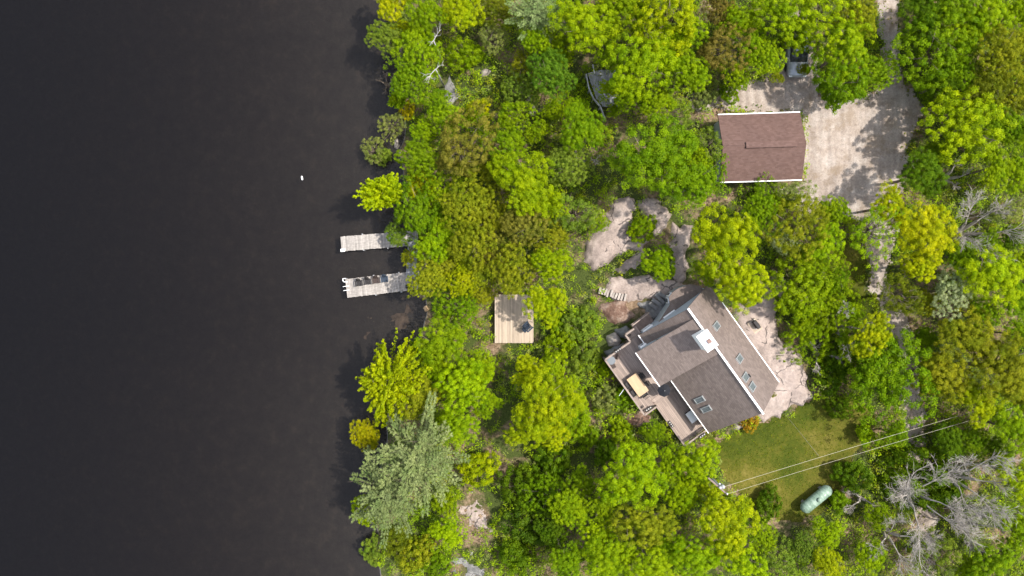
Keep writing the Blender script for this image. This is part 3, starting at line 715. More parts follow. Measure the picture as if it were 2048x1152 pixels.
# stairs from the deck down to the rocks
st = deckroot("deck_stairs", "dark brown wooden stairs climbing down from the deck to the grey rocks", 0, 0); st["category"] = "stairs"
a = Vector((*uvpx(1270, 661, 4.6), DU-0.1)); b = Vector((*uvpx(1304, 636, 4.0), 0.35)); d = b-a; rz = math.atan2(d.y, d.x); nrm = Vector((-math.sin(rz), math.cos(rz), 0))
m = MB()
for i in range(8): p = a.lerp(b, (i+0.5)/8); m.box(p, (0.25, 1.05, 0.05), rz, rnd.uniform(-0.2, 0.2))
m.build("treads", 'dark_wood', st)
m = MB()
for s in (-0.56, 0.56): m.tube([a+nrm*s+Vector((0, 0, -0.08)), b+nrm*s+Vector((0, 0, -0.08))], 0.07, 4); m.tube([a+nrm*s+Vector((0, 0, 0.9)), b+nrm*s+Vector((0, 0, 0.9))], 0.055, 4, 0.4)
for s in (-0.56, 0.56):
    for t in (0, 0.5, 1): p = a.lerp(b, t)+nrm*s; m.box((p.x, p.y, p.z+0.2), (0.08, 0.08, 1.5), rz)
m.build("handrail", 'rail_wood', st)
# small landing behind the house with a dark bin
x, y = G(1509, 652, 4.3); lz = gz1(x, y)+0.9
ld = empty("wooden_landing", (x, y, lz), "small tan wooden landing on the granite behind the house", "landing", ROT)
m = MB(); planks(m, -0.55, 0.55, -0.42, 0.42, 0.0, 'v'); m.build("floor_boards", 'platform_wood', ld)
for u in (-0.48, 0.48):
    for v in (-0.36, 0.36): m = MB(); m.box((u, v, -0.55), (0.1, 0.1, 1.0)); m.build("leg", 'dark_wood', ld)
x, y = G(1513, 649, 4.9)
hp = empty("heat_pump", (x, y, lz), "small dark metal box standing on the landing behind the house", "metal box", ROT)
m = MB(); m.box((0, 0, 0.36), (0.75, 0.30, 0.62)); m.build("casing", 'dark_plastic', hp, bevel=0.03)
for u in (-0.35, 0.35): m = MB(); m.box((u, 0, 0.025), (0.08, 0.4, 0.05)); m.build("foot", 'metal', hp)
m = MB(); m.lathe([(0.24, 0), (0.24, 0.03), (0.02, 0.04)], 16, (0.08, 0.36, 0)); o = m.build("fan_grille", 'rubber', hp)
for v_ in o.data.vertices: v_.co = Vector((v_.co.x, 0.155+v_.co.z, 0.36+(v_.co.y-0.36)))

# ------------------------------------------------------------------ deck furniture
def at_uv(u, v, z): x, y = uv_w(u, v); return (x, y, z+ZB)
t = empty("dining_table", at_uv(*uvpx(1275.5, 770, 5.35), DU), "honey coloured wooden dining table in the sun on the upper deck", "table", ROT)
m = MB(); planks(m, -0.92, 0.92, -0.5, 0.5, 0.75, 'u', 0.167, 0.006, 0.05, 4, 0.06); m.build("table_top", 'table_wood', t)
for sx in (-1, 1):
    for sy in (-1, 1): m = MB(); m.box((sx*0.8, sy*0.4, 0.35), (0.08, 0.08, 0.7)); m.build("leg", 'table_wood', t)
m = MB(); m.box((0, 0.4, 0.64), (1.52, 0.04, 0.1)); m.box((0, -0.4, 0.64), (1.52, 0.04, 0.1)); m.build("apron", 'table_wood', t)
tu, tv = uvpx(1275.5, 770, 5.35)
def patio_chair(loc, rz, label, mat='dark_plastic', group=None):
    c = empty("patio_chair", loc, label, "chair", rz, group)
    m = MB(); m.box((0, 0, 0.43), (0.48, 0.46, 0.04)); m.build("seat", mat, c, bevel=0.01)
    m = MB(); Mx = Matrix.Rotation(-0.18, 3, 'X')
    for k in range(5): m.box((-0.19+k*0.095, -0.27, 0.68), (0.06, 0.03, 0.5), M=Mx)
    m.box((0, -0.315, 0.93), (0.48, 0.04, 0.06)); m.build("backrest", mat, c)
    for s in (-1, 1):
        m = MB(); m.box((s*0.25, -0.02, 0.64), (0.05, 0.46, 0.03)); m.build("armrest", mat, c)
        for f_ in (-0.2, 0.2): m = MB(); m.box((s*0.24, f_, 0.31), (0.04, 0.04, 0.62)); m.build("leg", mat, c)
    return c
pc = patio_chair(at_uv(tu-0.42, tv-0.62, DU), ROT, "dark patio chair on the lake side of the dining table, nearer the round table", group="chairs round the dining table")
copy_thing(pc, at_uv(tu+0.4, tv-0.62, DU), ROT, "dark patio chair on the lake side of the dining table, nearer the steps")
copy_thing(pc, at_uv(tu-0.42, tv+0.6, DU), ROT+math.pi, "dark patio chair on the house side of the dining table, nearer the dormer window")
copy_thing(pc, at_uv(tu+0.42, tv+0.6, DU), ROT+math.pi, "dark patio chair on the house side of the dining table, nearer the steps")
copy_thing(pc, at_uv(tu+1.02, tv+0.02, DU), ROT+math.pi/2, "dark patio chair at the lower end of the dining table")
ru, rv = uvpx(1222.5, 721, 5.3)
t = empty("round_table", at_uv(ru, rv, DU), "small round grey glass table in the corner of the upper deck", "table", ROT)
m = MB(); m.lathe([(0.34, 0.68), (0.36, 0.69), (0.36, 0.71), (0.34, 0.72)], 28); m.build("table_top", 'table_glass', t, smooth=False)
for k in range(3):
    m = MB(); q = k*2.1; m.tube([(0.08*math.cos(q), 0.08*math.sin(q), 0.66), (0.28*math.cos(q), 0.28*math.sin(q), 0.01)], 0.018, 6); m.build("leg", 'dark_plastic', t)
patio_chair(at_uv(*uvpx(1231, 712, 5.2), DU), ROT+2.4, "brown chair above the small round deck table", 'brown_plastic')
patio_chair(at_uv(*uvpx(1225, 731, 5.2), DU), ROT-0.4+0.3, "brown chair below the small round deck table", 'brown_plastic')
bu, bv = uvpx(1384, 834, 4.6)
c = empty("storage_chest", at_uv(bu, bv, DL), "light grey lidded storage chest on the lower deck against the cottage", "chest", ROT)
m = MB(); m.box((0, 0, 0.27), (0.92, 0.56, 0.54)); m.build("body", 'dark_plastic', c, bevel=0.02)
m = MB(); m.box((0, 0, 0.58), (1.0, 0.64, 0.07)); m.build("lid", 'grey_lid', c, bevel=0.02)
# dark parasol between the decks
uu, uvv = uvpx(1328.5, 781, 6.1)
pr = empty("parasol", at_uv(uu, uvv, DL), "small dark navy parasol standing by the steps between the two decks", "parasol", ROT)
m = MB(); nseg = 8; vs = [(0, 0, 2.42)]; rr = 0.56
for k in range(nseg): vs.append((rr*math.cos(k*math.pi/4+0.2), rr*math.sin(k*math.pi/4+0.2), 2.12))
for k in range(nseg): vs.append((rr*0.99*math.cos(k*math.pi/4+0.2), rr*0.99*math.sin(k*math.pi/4+0.2), 2.0))
fs = [(0, 1+k, 1+(k+1) % nseg) for k in range(nseg)] + [(1+(k+1) % nseg, 1+k, 9+k, 9+(k+1) % nseg) for k in range(nseg)]
m.add(vs, fs); m.build("canopy", 'navy_cloth', pr)
m = MB(); m.tube([(0, 0, 0), (0, 0, 2.5)], 0.025, 8); m.build("pole", 'metal', pr)
m = MB(); m.lathe([(0.25, 0), (0.25, 0.06), (0.06, 0.1), (0.05, 0.2)], 16); m.build("base", 'dark_plastic', pr)
# planters along the rails
def planter(u, v, z, rz, label):
    p = empty("planter_box", at_uv(u, v, z), label, "planter", ROT+rz, "planters on the deck rails")
    m = MB(); m.box((0, 0, 0.08), (0.62, 0.2, 0.16)); m.build("box", 'dark_plastic', p, bevel=0.01)
    for k in (-0.2, 0, 0.2): m = MB(); m.lathe([(0.045, 0.1), (0.06, 0.2), (0.065, 0.21), (0.04, 0.19)], 10, (k, 0, 0)); m.build("pot", 'pot' if rz < 9 else 'dark_plastic', p)
planter(*uvpx(1236, 700.5, 5.7), DU+1.02, math.pi/2, "dark planter with white pots on the rail above the small round table")
planter(*uvpx(1297, 817.5, 5.7), DU+1.02, math.pi/2, "planter with pale pots on the rail at the end of the upper deck")
planter(*uvpx(1342, 848, 5.0), DL+1.02, 0, "planter with white pots on the long rail of the lower deck")
planter(*uvpx(1404.5, 871, 5.0), DL+1.02, math.pi/2, "planter with white pots on the rail at the gable corner")
planter(*uvpx(1256, 672.5, 5.0), DU+0.02, math.pi/2+10*math.pi, "planter with three dark pots on the deck floor by the stairs")

# ------------------------------------------------------------------ garage
gx0, gy0 = G(1437, 230, 6.2); gx1, gy1 = G(1601, 225, 6.2); gx2, gy2 = G(1440, 364, 6.2)
gr = math.atan2(gy1-gy0, gx1-gx0); GL = math.hypot(gx1-gx0, gy1-gy0); GW = math.hypot(gx2-gx0, gy2-gy0)
gb = gz1((gx1+gx2)/2, (gy1+gy2)/2)-0.1
gar = empty("garage", (gx2, gy2, gb), "detached garage with reddish brown gable roof beside the gravel yard", "garage", gr)
EG, RG = 6.2-gb, 7.55-gb; kg = (RG-EG)/(GW/2)
m = MB(); pf = [(0.3, -0.5), (GW-0.3, -0.5), (GW-0.3, EG+0.3*kg-0.16), (GW/2, RG-0.16), (0.3, EG+0.3*kg-0.16)]; n = 5
m.add([(0.25, v, z) for v, z in pf]+[(GL-0.25, v, z) for v, z in pf], [tuple(range(n)), tuple(range(2*n-1, n-1, -1))]+[(i, n+i, n+(i+1) % n, (i+1) % n) for i in range(n)])
m.build("wall", 'siding', gar)
m = MB(); slab(m, 0, GL, 0, GW/2, lambda v: EG+kg*v, 0.14); m.build("roof", 'garage_shingle', gar)
m = MB(); slab(m, 0, GL, GW/2+0.01, GW, lambda v: EG+kg*(GW-v), 0.14); m.build("roof", 'garage_shingle', gar)
m = MB(); m.box((1.9+2.1, GW/2, RG+0.02), (4.2, 0.5, 0.2)); m.build("ridge_vent", 'garage_shingle', gar)
for v in (-0.04, GW+0.04): m = MB(); m.box((GL/2, v, EG-0.02), (GL, 0.08, 0.12)); m.build("gutter", 'white', gar)

# ------------------------------------------------------------------ docks, platform, boardwalk
def plank_deck(name, label, cat, loc, rz, L, W, mat, along, z, posts, pw=0.14, ragged=0.02, var=0.2):
    d = empty(name, loc, label, cat, rz)
    m = MB()
    if along == 'v':
        u = 0
        while u < L-0.02: j = rnd.uniform(-ragged, ragged); m.box((u+pw/2, j, z-0.025), (pw-0.016, W, 0.05), 0, rnd.uniform(-var, var)); u += pw
    else: planks(m, 0, L, -W/2, W/2, z, 'u', pw, 0.012, 0.05, 9, var)
    m.build("floor_boards", mat, d)
    m = MB()
    for v in (-W/2+0.08, 0, W/2-0.08): m.box((L/2, v, z-0.15), (L-0.05, 0.06, 0.18))
    for u in (0.04, L-0.04): m.box((u, 0, z-0.15), (0.05, W-0.1, 0.18))
    m.build("frame", 'dark_wood', d)
    for u, v in posts: m = MB(); m.tube([(u, v, -2.2), (u, v, z+0.14)], 0.06, 8); m.build("post", 'grey_wood', d)
    return d
a = Vector(G(682, 488, 0.5)); b = Vector(G(836, 475.5, 0.5)); rz = math.atan2(b.y-a.y, b.x-a.x)
d1 = plank_deck("dock", "empty grey-white plank dock with ragged edges, half hidden under a sage green tree", "dock", (a.x, a.y, 0), rz, (b-a).length, 1.34, 'dock_wood', 'v', 0.5,
           [(0.15, -0.6), (2.0, -0.72), (2.0, 0.72), (4.2, -0.72), (4.2, 0.72), (6.4, 0.7)])
m = MB(); m.box((0.12, -0.58, 0.52), (0.4, 0.26, 0.05)); m.build("corner_plate", 'white', d1)
a = Vector(G(692.5, 577, 0.5)); b = Vector(G(838, 560, 0.5)); rz2 = math.atan2(b.y-a.y, b.x-a.x)
d2 = plank_deck("dock", "sunlit plank dock carrying four dark Adirondack chairs", "dock", (a.x, a.y, 0), rz2, (b-a).length, 1.68, 'dock_wood', 'v', 0.5,
           [(2.6, -0.88), (2.6, 0.88), (4.9, -0.88), (4.9, 0.88), (0.1, 0.88)])
for v in (0.2, -0.16): m = MB(); m.tube([(0.3, v, 0.56), (-0.25, v, 0.56), (-0.3, v, 0.4), (-0.3, v, -0.6)], 0.028, 6); m.build("ladder_rail", 'white', d2)
m = MB(); m.tube([(0.2, 0.6, 0.54), (-0.12, 0.62, 0.56), (-0.22, 0.75, 0.56), (-0.2, 0.9, 0.56), (0.05, 0.92, 0.56)], 0.045, 6); m.build("rope_cleat", 'white', d2)
a3 = Vector(G(822, 553, 0.6)); b3 = Vector(G(826, 476, 0.6))
plank_deck("dock_walkway", "narrow grey shore walkway linking the two docks under the trees", "walkway", (a3.x, a3.y, 0), math.atan2(b3.y-a3.y, b3.x-a3.x), (b3-a3).length, 0.9, 'grey_wood', 'v', 0.58, [(0.3, 0.4), (1.8, 0.4), (3.2, 0.4)])

def adirondack(loc, rz, label, mat, group=None):
    c = empty("adirondack_chair", loc, label, "chair", rz, group)
    m = MB(); Mx = Matrix.Rotation(-0.16, 3, 'X')
    for k in range(5): m.box((0, -0.22+k*0.105, 0.33+k*0.018-0.02), (0.5, 0.095, 0.025), M=Matrix.Rotation(0.17, 3, 'X'))
    m.build("seat", mat, c)
    m = MB()
    for k in range(-2, 3): m.box((k*0.1, 0.42-abs(k)*0.006, 0.62-abs(k)*0.025), (0.088, 0.025, 0.78-abs(k)*0.07), M=Matrix.Rotation(-0.42, 3, 'X'))
    m.build("backrest", mat, c)
    for s in (-1, 1):
        m = MB(); m.box((s*0.34, 0.02, 0.55), (0.14, 0.68, 0.03)); m.build("armrest", mat, c, bevel=0.008)
        m = MB(); m.box((s*0.29, -0.24, 0.27), (0.04, 0.09, 0.54)); m.build("leg", mat, c)
        m = MB(); m.box((s*0.29, 0.3, 0.27), (0.04, 0.09, 0.54)); m.build("leg", mat, c)
    return c
lab = ["dark brown Adirondack chair on the dock, nearest the open end of it", "dark brown Adirondack chair on the dock, second from the open end", "rusty brown Adirondack chair next to the blue chair on the dock", "dark blue Adirondack chair on the dock, nearest the shore"]
for k, ((px, py), mt) in enumerate(zip([(717.5, 565.5), (734.5, 562.5), (752, 560), (769.5, 557.5)], ['dark_plastic', 'dark_plastic', 'brown_plastic', 'blue_plastic'])):
    x, y = G(px, py+1.5, 0.85); adirondack((x, y, 0.5), rz2, lab[k], mt, "Adirondack chairs on the dock").scale = (0.8, 0.8, 0.9)
x, y = G(817, 573, 0.75)
bk = empty("bucket", (x, y, 0.5), "black round tub at the shore end of the dock", "bucket")
m = MB(); m.lathe([(0.19, 0), (0.24, 0.38), (0.25, 0.4), (0.22, 0.4), (0.18, 0.06)], 18); m.build("tub", 'rubber', bk); m = MB(); m.tube([(0.24, 0, 0.38), (0.2, 0, 0.5), (0, 0, 0.56), (-0.2, 0, 0.5), (-0.24, 0, 0.38)], 0.012, 5); m.build("handle", 'metal', bk)

# platform in the clearing
xa, ya = G(989.5, 686, 1.6); xb, yb = G(1067, 589, 1.6); pw_, ph_ = xb-xa, yb-ya; pzb = gz1((xa+xb)/2, (ya+yb)/2)
pl = empty("wooden_platform", (xa, ya, pzb), "square pale wooden platform in the brush between the docks and the cottage", "platform")
PH = 1.6-pzb
m = MB(); planks(m, 0, pw_, 0, ph_, PH, 'v', 0.14, 0.014, 0.05, 9, 0.16); m.build("floor_boards", 'platform_wood', pl)
m = MB()
for y in (0.03, ph_/2, ph_-0.03): m.box((pw_/2, y, PH-0.16), (pw_-0.04, 0.06, 0.2))
for x in (0.03, pw_-0.03): m.box((x, ph_/2, PH-0.16), (0.05, ph_-0.15, 0.2))
for x in (0.15, pw_/2, pw_-0.15):
    for y in (0.2, ph_/2+0.1, ph_-0.2): m.box((x, y, (PH-1.26)/2-0.1), (0.14, 0.14, PH+1.0))
m.build("frame", 'dark_wood', pl)
x, y = G(1055.5, 653, 1.95); adirondack((x, y, 1.6), 2.3, "dark blue-grey Adirondack chair alone on the square platform", 'blue_plastic')

# grey boardwalk in the woods
bz_ = GP(1190, 165)[2]+0.7
bp = [G(x, y, bz_) for x, y in [(1175, 147), (1199, 140), (1230, 140), (1240, 215), (1205, 213), (1192, 196)]][::-1]
bw = empty("boardwalk", (bp[0][0], bp[0][1], bz_-0.7), "weathered grey boardwalk with a bent handrail half hidden under bright trees", "boardwalk")
ox, oy = bp[0]
m = MB(); xs_ = [p[0] for p in bp]
aa = math.atan2(*(np.array(G(1192, 196, bz_))-np.array(G(1175, 147, bz_)))[::-1]); ca, sa = math.cos(aa), math.sin(aa)
rot = [((x-ox)*ca+(y-oy)*sa, -(x-ox)*sa+(y-oy)*ca) for x, y in bp]; vmin, vmax = min(r[1] for r in rot), max(r[1] for r in rot); v = vmin
while v < vmax:
    vm = v+0.07; hits = []
    for i in range(len(rot)):
        (x1, y1), (x2, y2) = rot[i], rot[(i+1) % len(rot)]
        if (y1 > vm) != (y2 > vm): hits.append(x1+(vm-y1)*(x2-x1)/(y2-y1))
    hits.sort()
    for h0, h1 in zip(hits[::2], hits[1::2]):
        c_ = (h0+h1)/2; m.box((c_*ca-vm*sa, c_*sa+vm*ca, 0.7), (h1-h0, 0.128, 0.05), aa, rnd.uniform(-0.2, 0.2))
    v += 0.14
m.build("floor_boards", 'grey_wood', bw)
rp = [Vector((*G(x, y, bz_+0.95), 0)) - Vector((ox, oy, 0)) for x, y in [(1173, 148), (1176, 166), (1179, 178), (1187, 196), (1201, 212), (1210, 236)]]
m = MB(); m.tube([(p.x, p.y, 1.62) for p in rp], 0.05, 6, 0.35); m.tube([(p.x, p.y, 1.2) for p in rp], 0.03, 6, 0.2)
for p in rp: m.box((p.x, p.y, 0.8), (0.09, 0.09, 1.65))
p = Vector((*G(1188, 136, bz_+0.5), 0))-Vector((ox, oy, 0)); m.box((p.x, p.y, 0.85), (0.1, 0.8, 0.08), 0.2, 0.6)
m.build("handrail", 'grey_wood', bw)

# ------------------------------------------------------------------ propane tank, pole, wires, car, float
a = Vector(G(1603, 1022, 4.6)); b = Vector(G(1661, 974, 4.6)); L = (b-a).length; rz = math.atan2(b.y-a.y, b.x-a.x); mid = (a+b)/2; tz = gz1(mid.x, mid.y)
tk = empty("propane_tank", (mid.x, mid.y, tz), "long grey-green propane tank with rounded ends at the edge of the lawn", "tank", rz)
r0 = 0.5; hl = L/2-0.42
pf = [(0.01, -L/2), (0.2, -L/2+0.05), (0.36, -L/2+0.16), (0.46, -L/2+0.3), (r0, -hl), (r0, hl), (0.46, L/2-0.3), (0.36, L/2-0.16), (0.2, L/2-0.05), (0.01, L/2)]
m = MB(); m.lathe(pf, 28, (0, 0, 0.95), ax='x'); m.build("shell", 'tank', tk, smooth=True)
m = MB(); m.lathe([(0.19, 1.4), (0.2, 1.56), (0.17, 1.63), (0.02, 1.66)], 18, (0.1, -0.02, 0)); m.build("valve_dome", 'tank', tk, smooth=True)
m = MB(); m.lathe([(0.05, 1.42), (0.05, 1.5), (0.01, 1.51)], 10, (0.75, 0, 0)); m.build("gauge", 'white', tk)
for s in (-0.95, 0.95): m = MB(); m.box((s, 0, 0.3), (0.25, 0.7, 0.6)); m.build("saddle", 'stone', tk)
ptop = 12.0
x, y = G(1440, 974, ptop); pg = gz1(x, y)
pole = empty("utility_pole", (x, y, pg), "wooden utility pole with a slanted crossarm and transformer among trees by the lawn", "utility pole")
m = MB(); m.tube([(0, 0, -0.5), (0, 0, ptop-pg+0.25)], [0.16, 0.11], 10); m.build("pole", 'grey_wood', pole)
p1 = Vector(G(1417, 956, ptop)); p2 = Vector(G(1456, 990, ptop)); am = (p1+p2)/2; arz = math.atan2(p2.y-p1.y, p2.x-p1.x)
m = MB(); m.box((am.x-x, am.y-y, ptop-pg-0.1), ((p2-p1).length, 0.12, 0.14), arz); m.build("crossarm", 'dark_wood', pole)
m = MB(); m.lathe([(0.16, ptop-pg-1.0), (0.17, ptop-pg-0.95), (0.17, ptop-pg-0.2), (0.05, ptop-pg-0.12)], 14, (0.28, -0.05, 0)); m.build("transformer", 'metal', pole)
wa = Vector((*G(1447, 974, ptop+0.2), ptop+0.2)); wb = Vector((*G(1455, 988, ptop+0.2), ptop+0.2))
for q in (wa, wb, Vector((*G(1440, 968, ptop+0.2), ptop+0.2))):
    m = MB(); m.lathe([(0.03, -0.22), (0.055, -0.16), (0.03, -0.12), (0.055, -0.06), (0.03, 0.02)], 10, (q.x-x, q.y-y, q.z-pg)); m.build("insulator", 'white', pole)
def wire(name, pts, label, r=0.017, mat='wire', sag=0.0):
    A = Vector(pts[0]); m = MB(); n = 30; P = []
    a, b = Vector(pts[0]), Vector(pts[1])
    for i in range(n+1): t_ = i/n; p = a.lerp(b, t_); P.append((p.x-A.x, p.y-A.y, p.z-A.z-sag*4*t_*(1-t_)))
    m.tube(P, r, 5); o = m.build(name, mat); o.location = A; return tag(o, label, "wire")
we1 = Vector((*G(2110, 776, 6.0), 6.0)); we2 = Vector((*G(2110, 792, 6.0), 6.0))
wire("power_line", (wa, we1), "upper pale power line running from the pole across the lawn into the trees", 0.011, sag=0.3)
wire("power_line", (wb, we2), "lower pale power line running from the crossarm tip past the dead trees", 0.010, sag=0.3)
wc = Vector((*G(1637.5, 911.5, 11.8), 11.8)); x, y, z = GP(1571, 832)
wire("service_cable", (wc, (x, y, z+0.5)), "thin pale cable slanting from the upper power line to the granite edge", 0.014)

def build_car():
    x, y, z = GP(1589, 107)
    c = empty("parked_car", (x, y, z+0.05), "silver blue car parked under the trees by the gravel, mostly hidden by leaves", "car", -math.pi/2)
    # +x is forward; body as lofted cross sections
    def loft(secs, name, mat, parent, smooth=True):
        m = MB(); k = len(secs[0]); vs = [p for s in secs for p in s]; fs = []
        for i in range(len(secs)-1):
            for j in range(k): fs.append((i*k+j, i*k+(j+1) % k, (i+1)*k+(j+1) % k, (i+1)*k+j))
        fs += [tuple(range(k-1, -1, -1)), tuple(range((len(secs)-1)*k, len(secs)*k))]
        m.add(vs, fs); return m.build(name, mat, parent, smooth=smooth)
    def sec(x, w, zb, zt): return [(x, -w, zb+0.1), (x, -w*0.9, zb), (x, w*0.9, zb), (x, w, zb+0.1), (x, w, zt-0.16), (x, w*0.9, zt), (x, -w*0.9, zt), (x, -w, zt-0.16)]
    body = loft([sec(-2.2, 0.72, 0.45, 0.85), sec(-2.1, 0.86, 0.3, 1.0), sec(-0.8, 0.9, 0.26, 1.02), (sec(0.8, 0.9, 0.26, 1.0)), sec(1.6, 0.88, 0.28, 0.95), sec(2.1, 0.78, 0.32, 0.82), sec(2.22, 0.6, 0.42, 0.7)], "body", 'car_paint', c)
    loft([sec(-2.0, 0.66, 0.95, 1.15), sec(-1.75, 0.7, 0.95, 1.55), sec(0.15, 0.72, 0.95, 1.58), sec(1.0, 0.72, 0.9, 1.1)], "cabin_glass", 'dark_glass', c)
    loft([sec(-1.8, 0.62, 1.5, 1.6), sec(-1.2, 0.68, 1.5, 1.68), sec(0.0, 0.66, 1.5, 1.66), sec(0.25, 0.58, 1.48, 1.58)], "roof", 'car_paint', c)
    for sx in (-1.35, 1.35):
        for sy in (-0.82, 0.82):
            m = MB(); m.lathe([(0.2, -0.1), (0.31, -0.1), (0.33, -0.05), (0.33, 0.05), (0.31, 0.1), (0.2, 0.1)], 20); o = m.build("wheel", 'rubber', c); o.location = (sx, sy, 0.33); o.rotation_euler = (math.pi/2, 0, 0)
            m = MB(); m.lathe([(0.02, -0.07), (0.2, -0.08), (0.2, 0.08), (0.02, 0.07)], 14); m.build("rim", 'metal', o)
    for sy in (-0.6, 0.6): m = MB(); m.box((2.1, sy, 0.72), (0.22, 0.3, 0.14)); m.build("headlight", 'lamp', c, bevel=0.03)
    for sy in (-0.95, 0.95): m = MB(); m.box((0.7, sy, 1.05), (0.14, 0.16, 0.12)); m.build("mirror", 'car_paint', c, bevel=0.02)
build_car()
x, y = G(604, 356, 0.05)
fl = MB(); fl.lathe([(0.01, -0.2), (0.07, -0.16), (0.085, -0.05), (0.085, 0.08), (0.06, 0.17), (0.02, 0.2)], 12, (0, 0, 0.04), ax='x'); o = fl.build("buoy", 'white', smooth=True)
o.location = (x, y, 0); o.rotation_euler = (0, 0, 1.75); tag(o, "small white float alone on the dark open water", "float")

# ------------------------------------------------------------------ foliage builders (crowns are unit size: radius 1)
def unit(a): return a / (np.linalg.norm(a, axis=1, keepdims=True) + 1e-9)
def fib(n, zmin, r):
    k = np.arange(n) + 0.5; z = 1 - (1 - zmin) * k / n; t = k * 2.399963 + r.uniform(0, 6.28)
    q = np.sqrt(1 - z*z); d = np.column_stack([q*np.cos(t), q*np.sin(t), z])
    return unit(d + r.normal(0, 0.09, d.shape))
def wobble(d, r, amp, freqs=(1.7, 4.0)):
    f = np.ones(len(d))
    for fr, a in zip(freqs, (amp, amp*0.6)):
        for _ in range(4):
            k = unit(r.normal(0, 1, (1, 3)))[0] * fr; f += a*0.5*np.sin(d @ k + r.uniform(0, 6.28))
    return f
def leaf_mesh(name, pos, nrm, size, tint, r, mat, aspect=0.62, axis=None, hue=None):
    n = len(pos); nrm = unit(nrm)
    a = r.normal(0, 1, (n, 3)) if axis is None else axis + r.normal(0, 0.25, (n, 3))
    a = unit(a - nrm*np.sum(a*nrm, 1, keepdims=True)); b = np.cross(nrm, a)
    L = size[:, None]; W = L*aspect; dip = nrm*L*0.22
    v = np.stack([pos - a*L*0.5 - dip*0.6, pos + b*W*0.5 + dip*0.3, pos + a*L*0.5 - dip*0.6, pos - b*W*0.5 + dip*0.3], 1).reshape(-1, 3)
    f = np.arange(4*n).reshape(n, 4)
    return np_mesh(name, v, f, mat, tint=tint, hue=hue)
def fill(c, cr, nl, r, lsize, up=0.45, shell=0.5, flat=0.85, ctr=(0, 0, -0.3)):
    k = np.repeat(np.arange(len(c)), nl); out = unit(c - np.array(ctr))[k]
    d = unit(r.normal(0, 1, (len(k), 3)) + 0.55*out + np.array([0, 0, up]))
    pos = c[k] + d*(cr[k]*r.uniform(shell, 1.05, len(k)))[:, None]*np.array([1, 1, flat])
    nrm = d + r.normal(0, 0.45, d.shape) + np.array([0, 0, 0.35])
    ct = r.normal(0, 0.17, len(c)); tint = np.clip(ct[k] + r.normal(0, 0.2, len(k)), -0.55, 0.6)
    return pos, nrm, lsize*r.uniform(0.7, 1.3, len(k)), tint
def crown_dome(name, seed, n=150, cr=(0.12, 0.22), amp=0.2, nl=75, ls=0.062, flat=0.78, inner=55, gap=0.0):
    r = np.random.default_rng(seed); d = fib(n, -0.25, r); f = wobble(d, r, amp)
    keep = r.uniform(0, 1, n) > gap; d = d[keep]; f = f[keep]
    c = d*(f*r.uniform(0.66, 1.0, len(d)))[:, None]*np.array([1, 1, flat])
    rad = r.uniform(*cr, len(c))
    di = fib(inner, -0.5, r); ci = di*r.uniform(0.35, 0.65, inner)[:, None]*np.array([1, 1, flat]); c = np.vstack([c, ci]); rad = np.append(rad, r.uniform(*cr, inner)*1.1)
    return leaf_mesh(name, *fill(c, rad, nl, r, ls), r, MAT['leaf']), c
def crown_lobed(name, seed, nlobe=9, per=24, cr=(0.07, 0.145), nl=150, ls=0.035):
    r = np.random.default_rng(seed); C = []; Rr = []
    for i in range(nlobe+1):
        t = i*2.39996 + r.uniform(-0.4, 0.4); el = math.asin(((i+0.4)/nlobe)**0.8 if i < nlobe else 0.98); D = r.uniform(0.48, 0.78) if i < nlobe else 0.3
        lc = np.array([math.cos(t)*math.cos(el)*D, math.sin(t)*math.cos(el)*D, math.sin(el)*0.42+r.uniform(-0.08, 0.08)]); lr = r.uniform(0.3, 0.48)
        d = fib(per, -0.35, r); f = wobble(d, r, 0.25)
        C.append(lc + d*(f*lr*r.uniform(0.68, 1.0, per))[:, None]*np.array([1, 1, 0.85])); Rr.append(r.uniform(*cr, per))
    C = np.vstack(C); Rr = np.concatenate(Rr)
    return leaf_mesh(name, *fill(C, Rr, nl, r, ls), r, MAT['leaf']), C
def crown_star(name, seed, nb=150, nl=18, ls=0.058, ztop=0.9):
    r = np.random.default_rng(seed); P = []; D = []; Rr = []; T = []
    for i in range(nb):
        e = (i+0.5)/nb; el = math.asin(min(1, -0.3+1.28*e)); t = i*2.39996+r.uniform(-0.25, 0.25)
        dv = np.array([math.cos(t)*math.cos(el), math.sin(t)*math.cos(el), math.sin(el)*ztop]); L = r.uniform(0.72, 1.0)*float(wobble(dv[None], np.random.default_rng(seed), 0.3)[0]); bt = r.normal(0, 0.13)
        for s in np.linspace(0.4, 1, 8):
            p = dv*L*s + np.array([0, 0, 0.1*s*s]) + r.normal(0, 0.02, 3)
            P.append(p); D.append(dv); Rr.append(0.15*(1.1-s)+0.034); T.append(bt)
            if s > 0.6 and r.uniform() < 0.5:
                sd = np.cross(dv, [0, 0, 1.0]); P.append(p+sd*r.choice([-1, 1])*0.07*(1.3-s)+dv*0.04); D.append(unit((dv+sd*0.4)[None])[0]); Rr.append(0.04); T.append(bt)
    P = np.array(P); D = np.array(D); Rr = np.array(Rr); k = np.repeat(np.arange(len(P)), nl)
    q = unit(r.normal(0, 1, (len(k), 3))+np.array([0, 0, 0.3])); pos = P[k]+q*(Rr[k]*r.uniform(0.4, 1.1, len(k)))[:, None]
    tint = np.clip(np.array(T)[k]+r.normal(0, 0.17, len(k)), -0.5, 0.6)
    return leaf_mesh(name, pos, q+np.array([0, 0, 0.5])+r.normal(0, 0.4, q.shape), ls*r.uniform(0.7, 1.3, len(k)), tint, r, MAT['leaf'], axis=D[k]), P
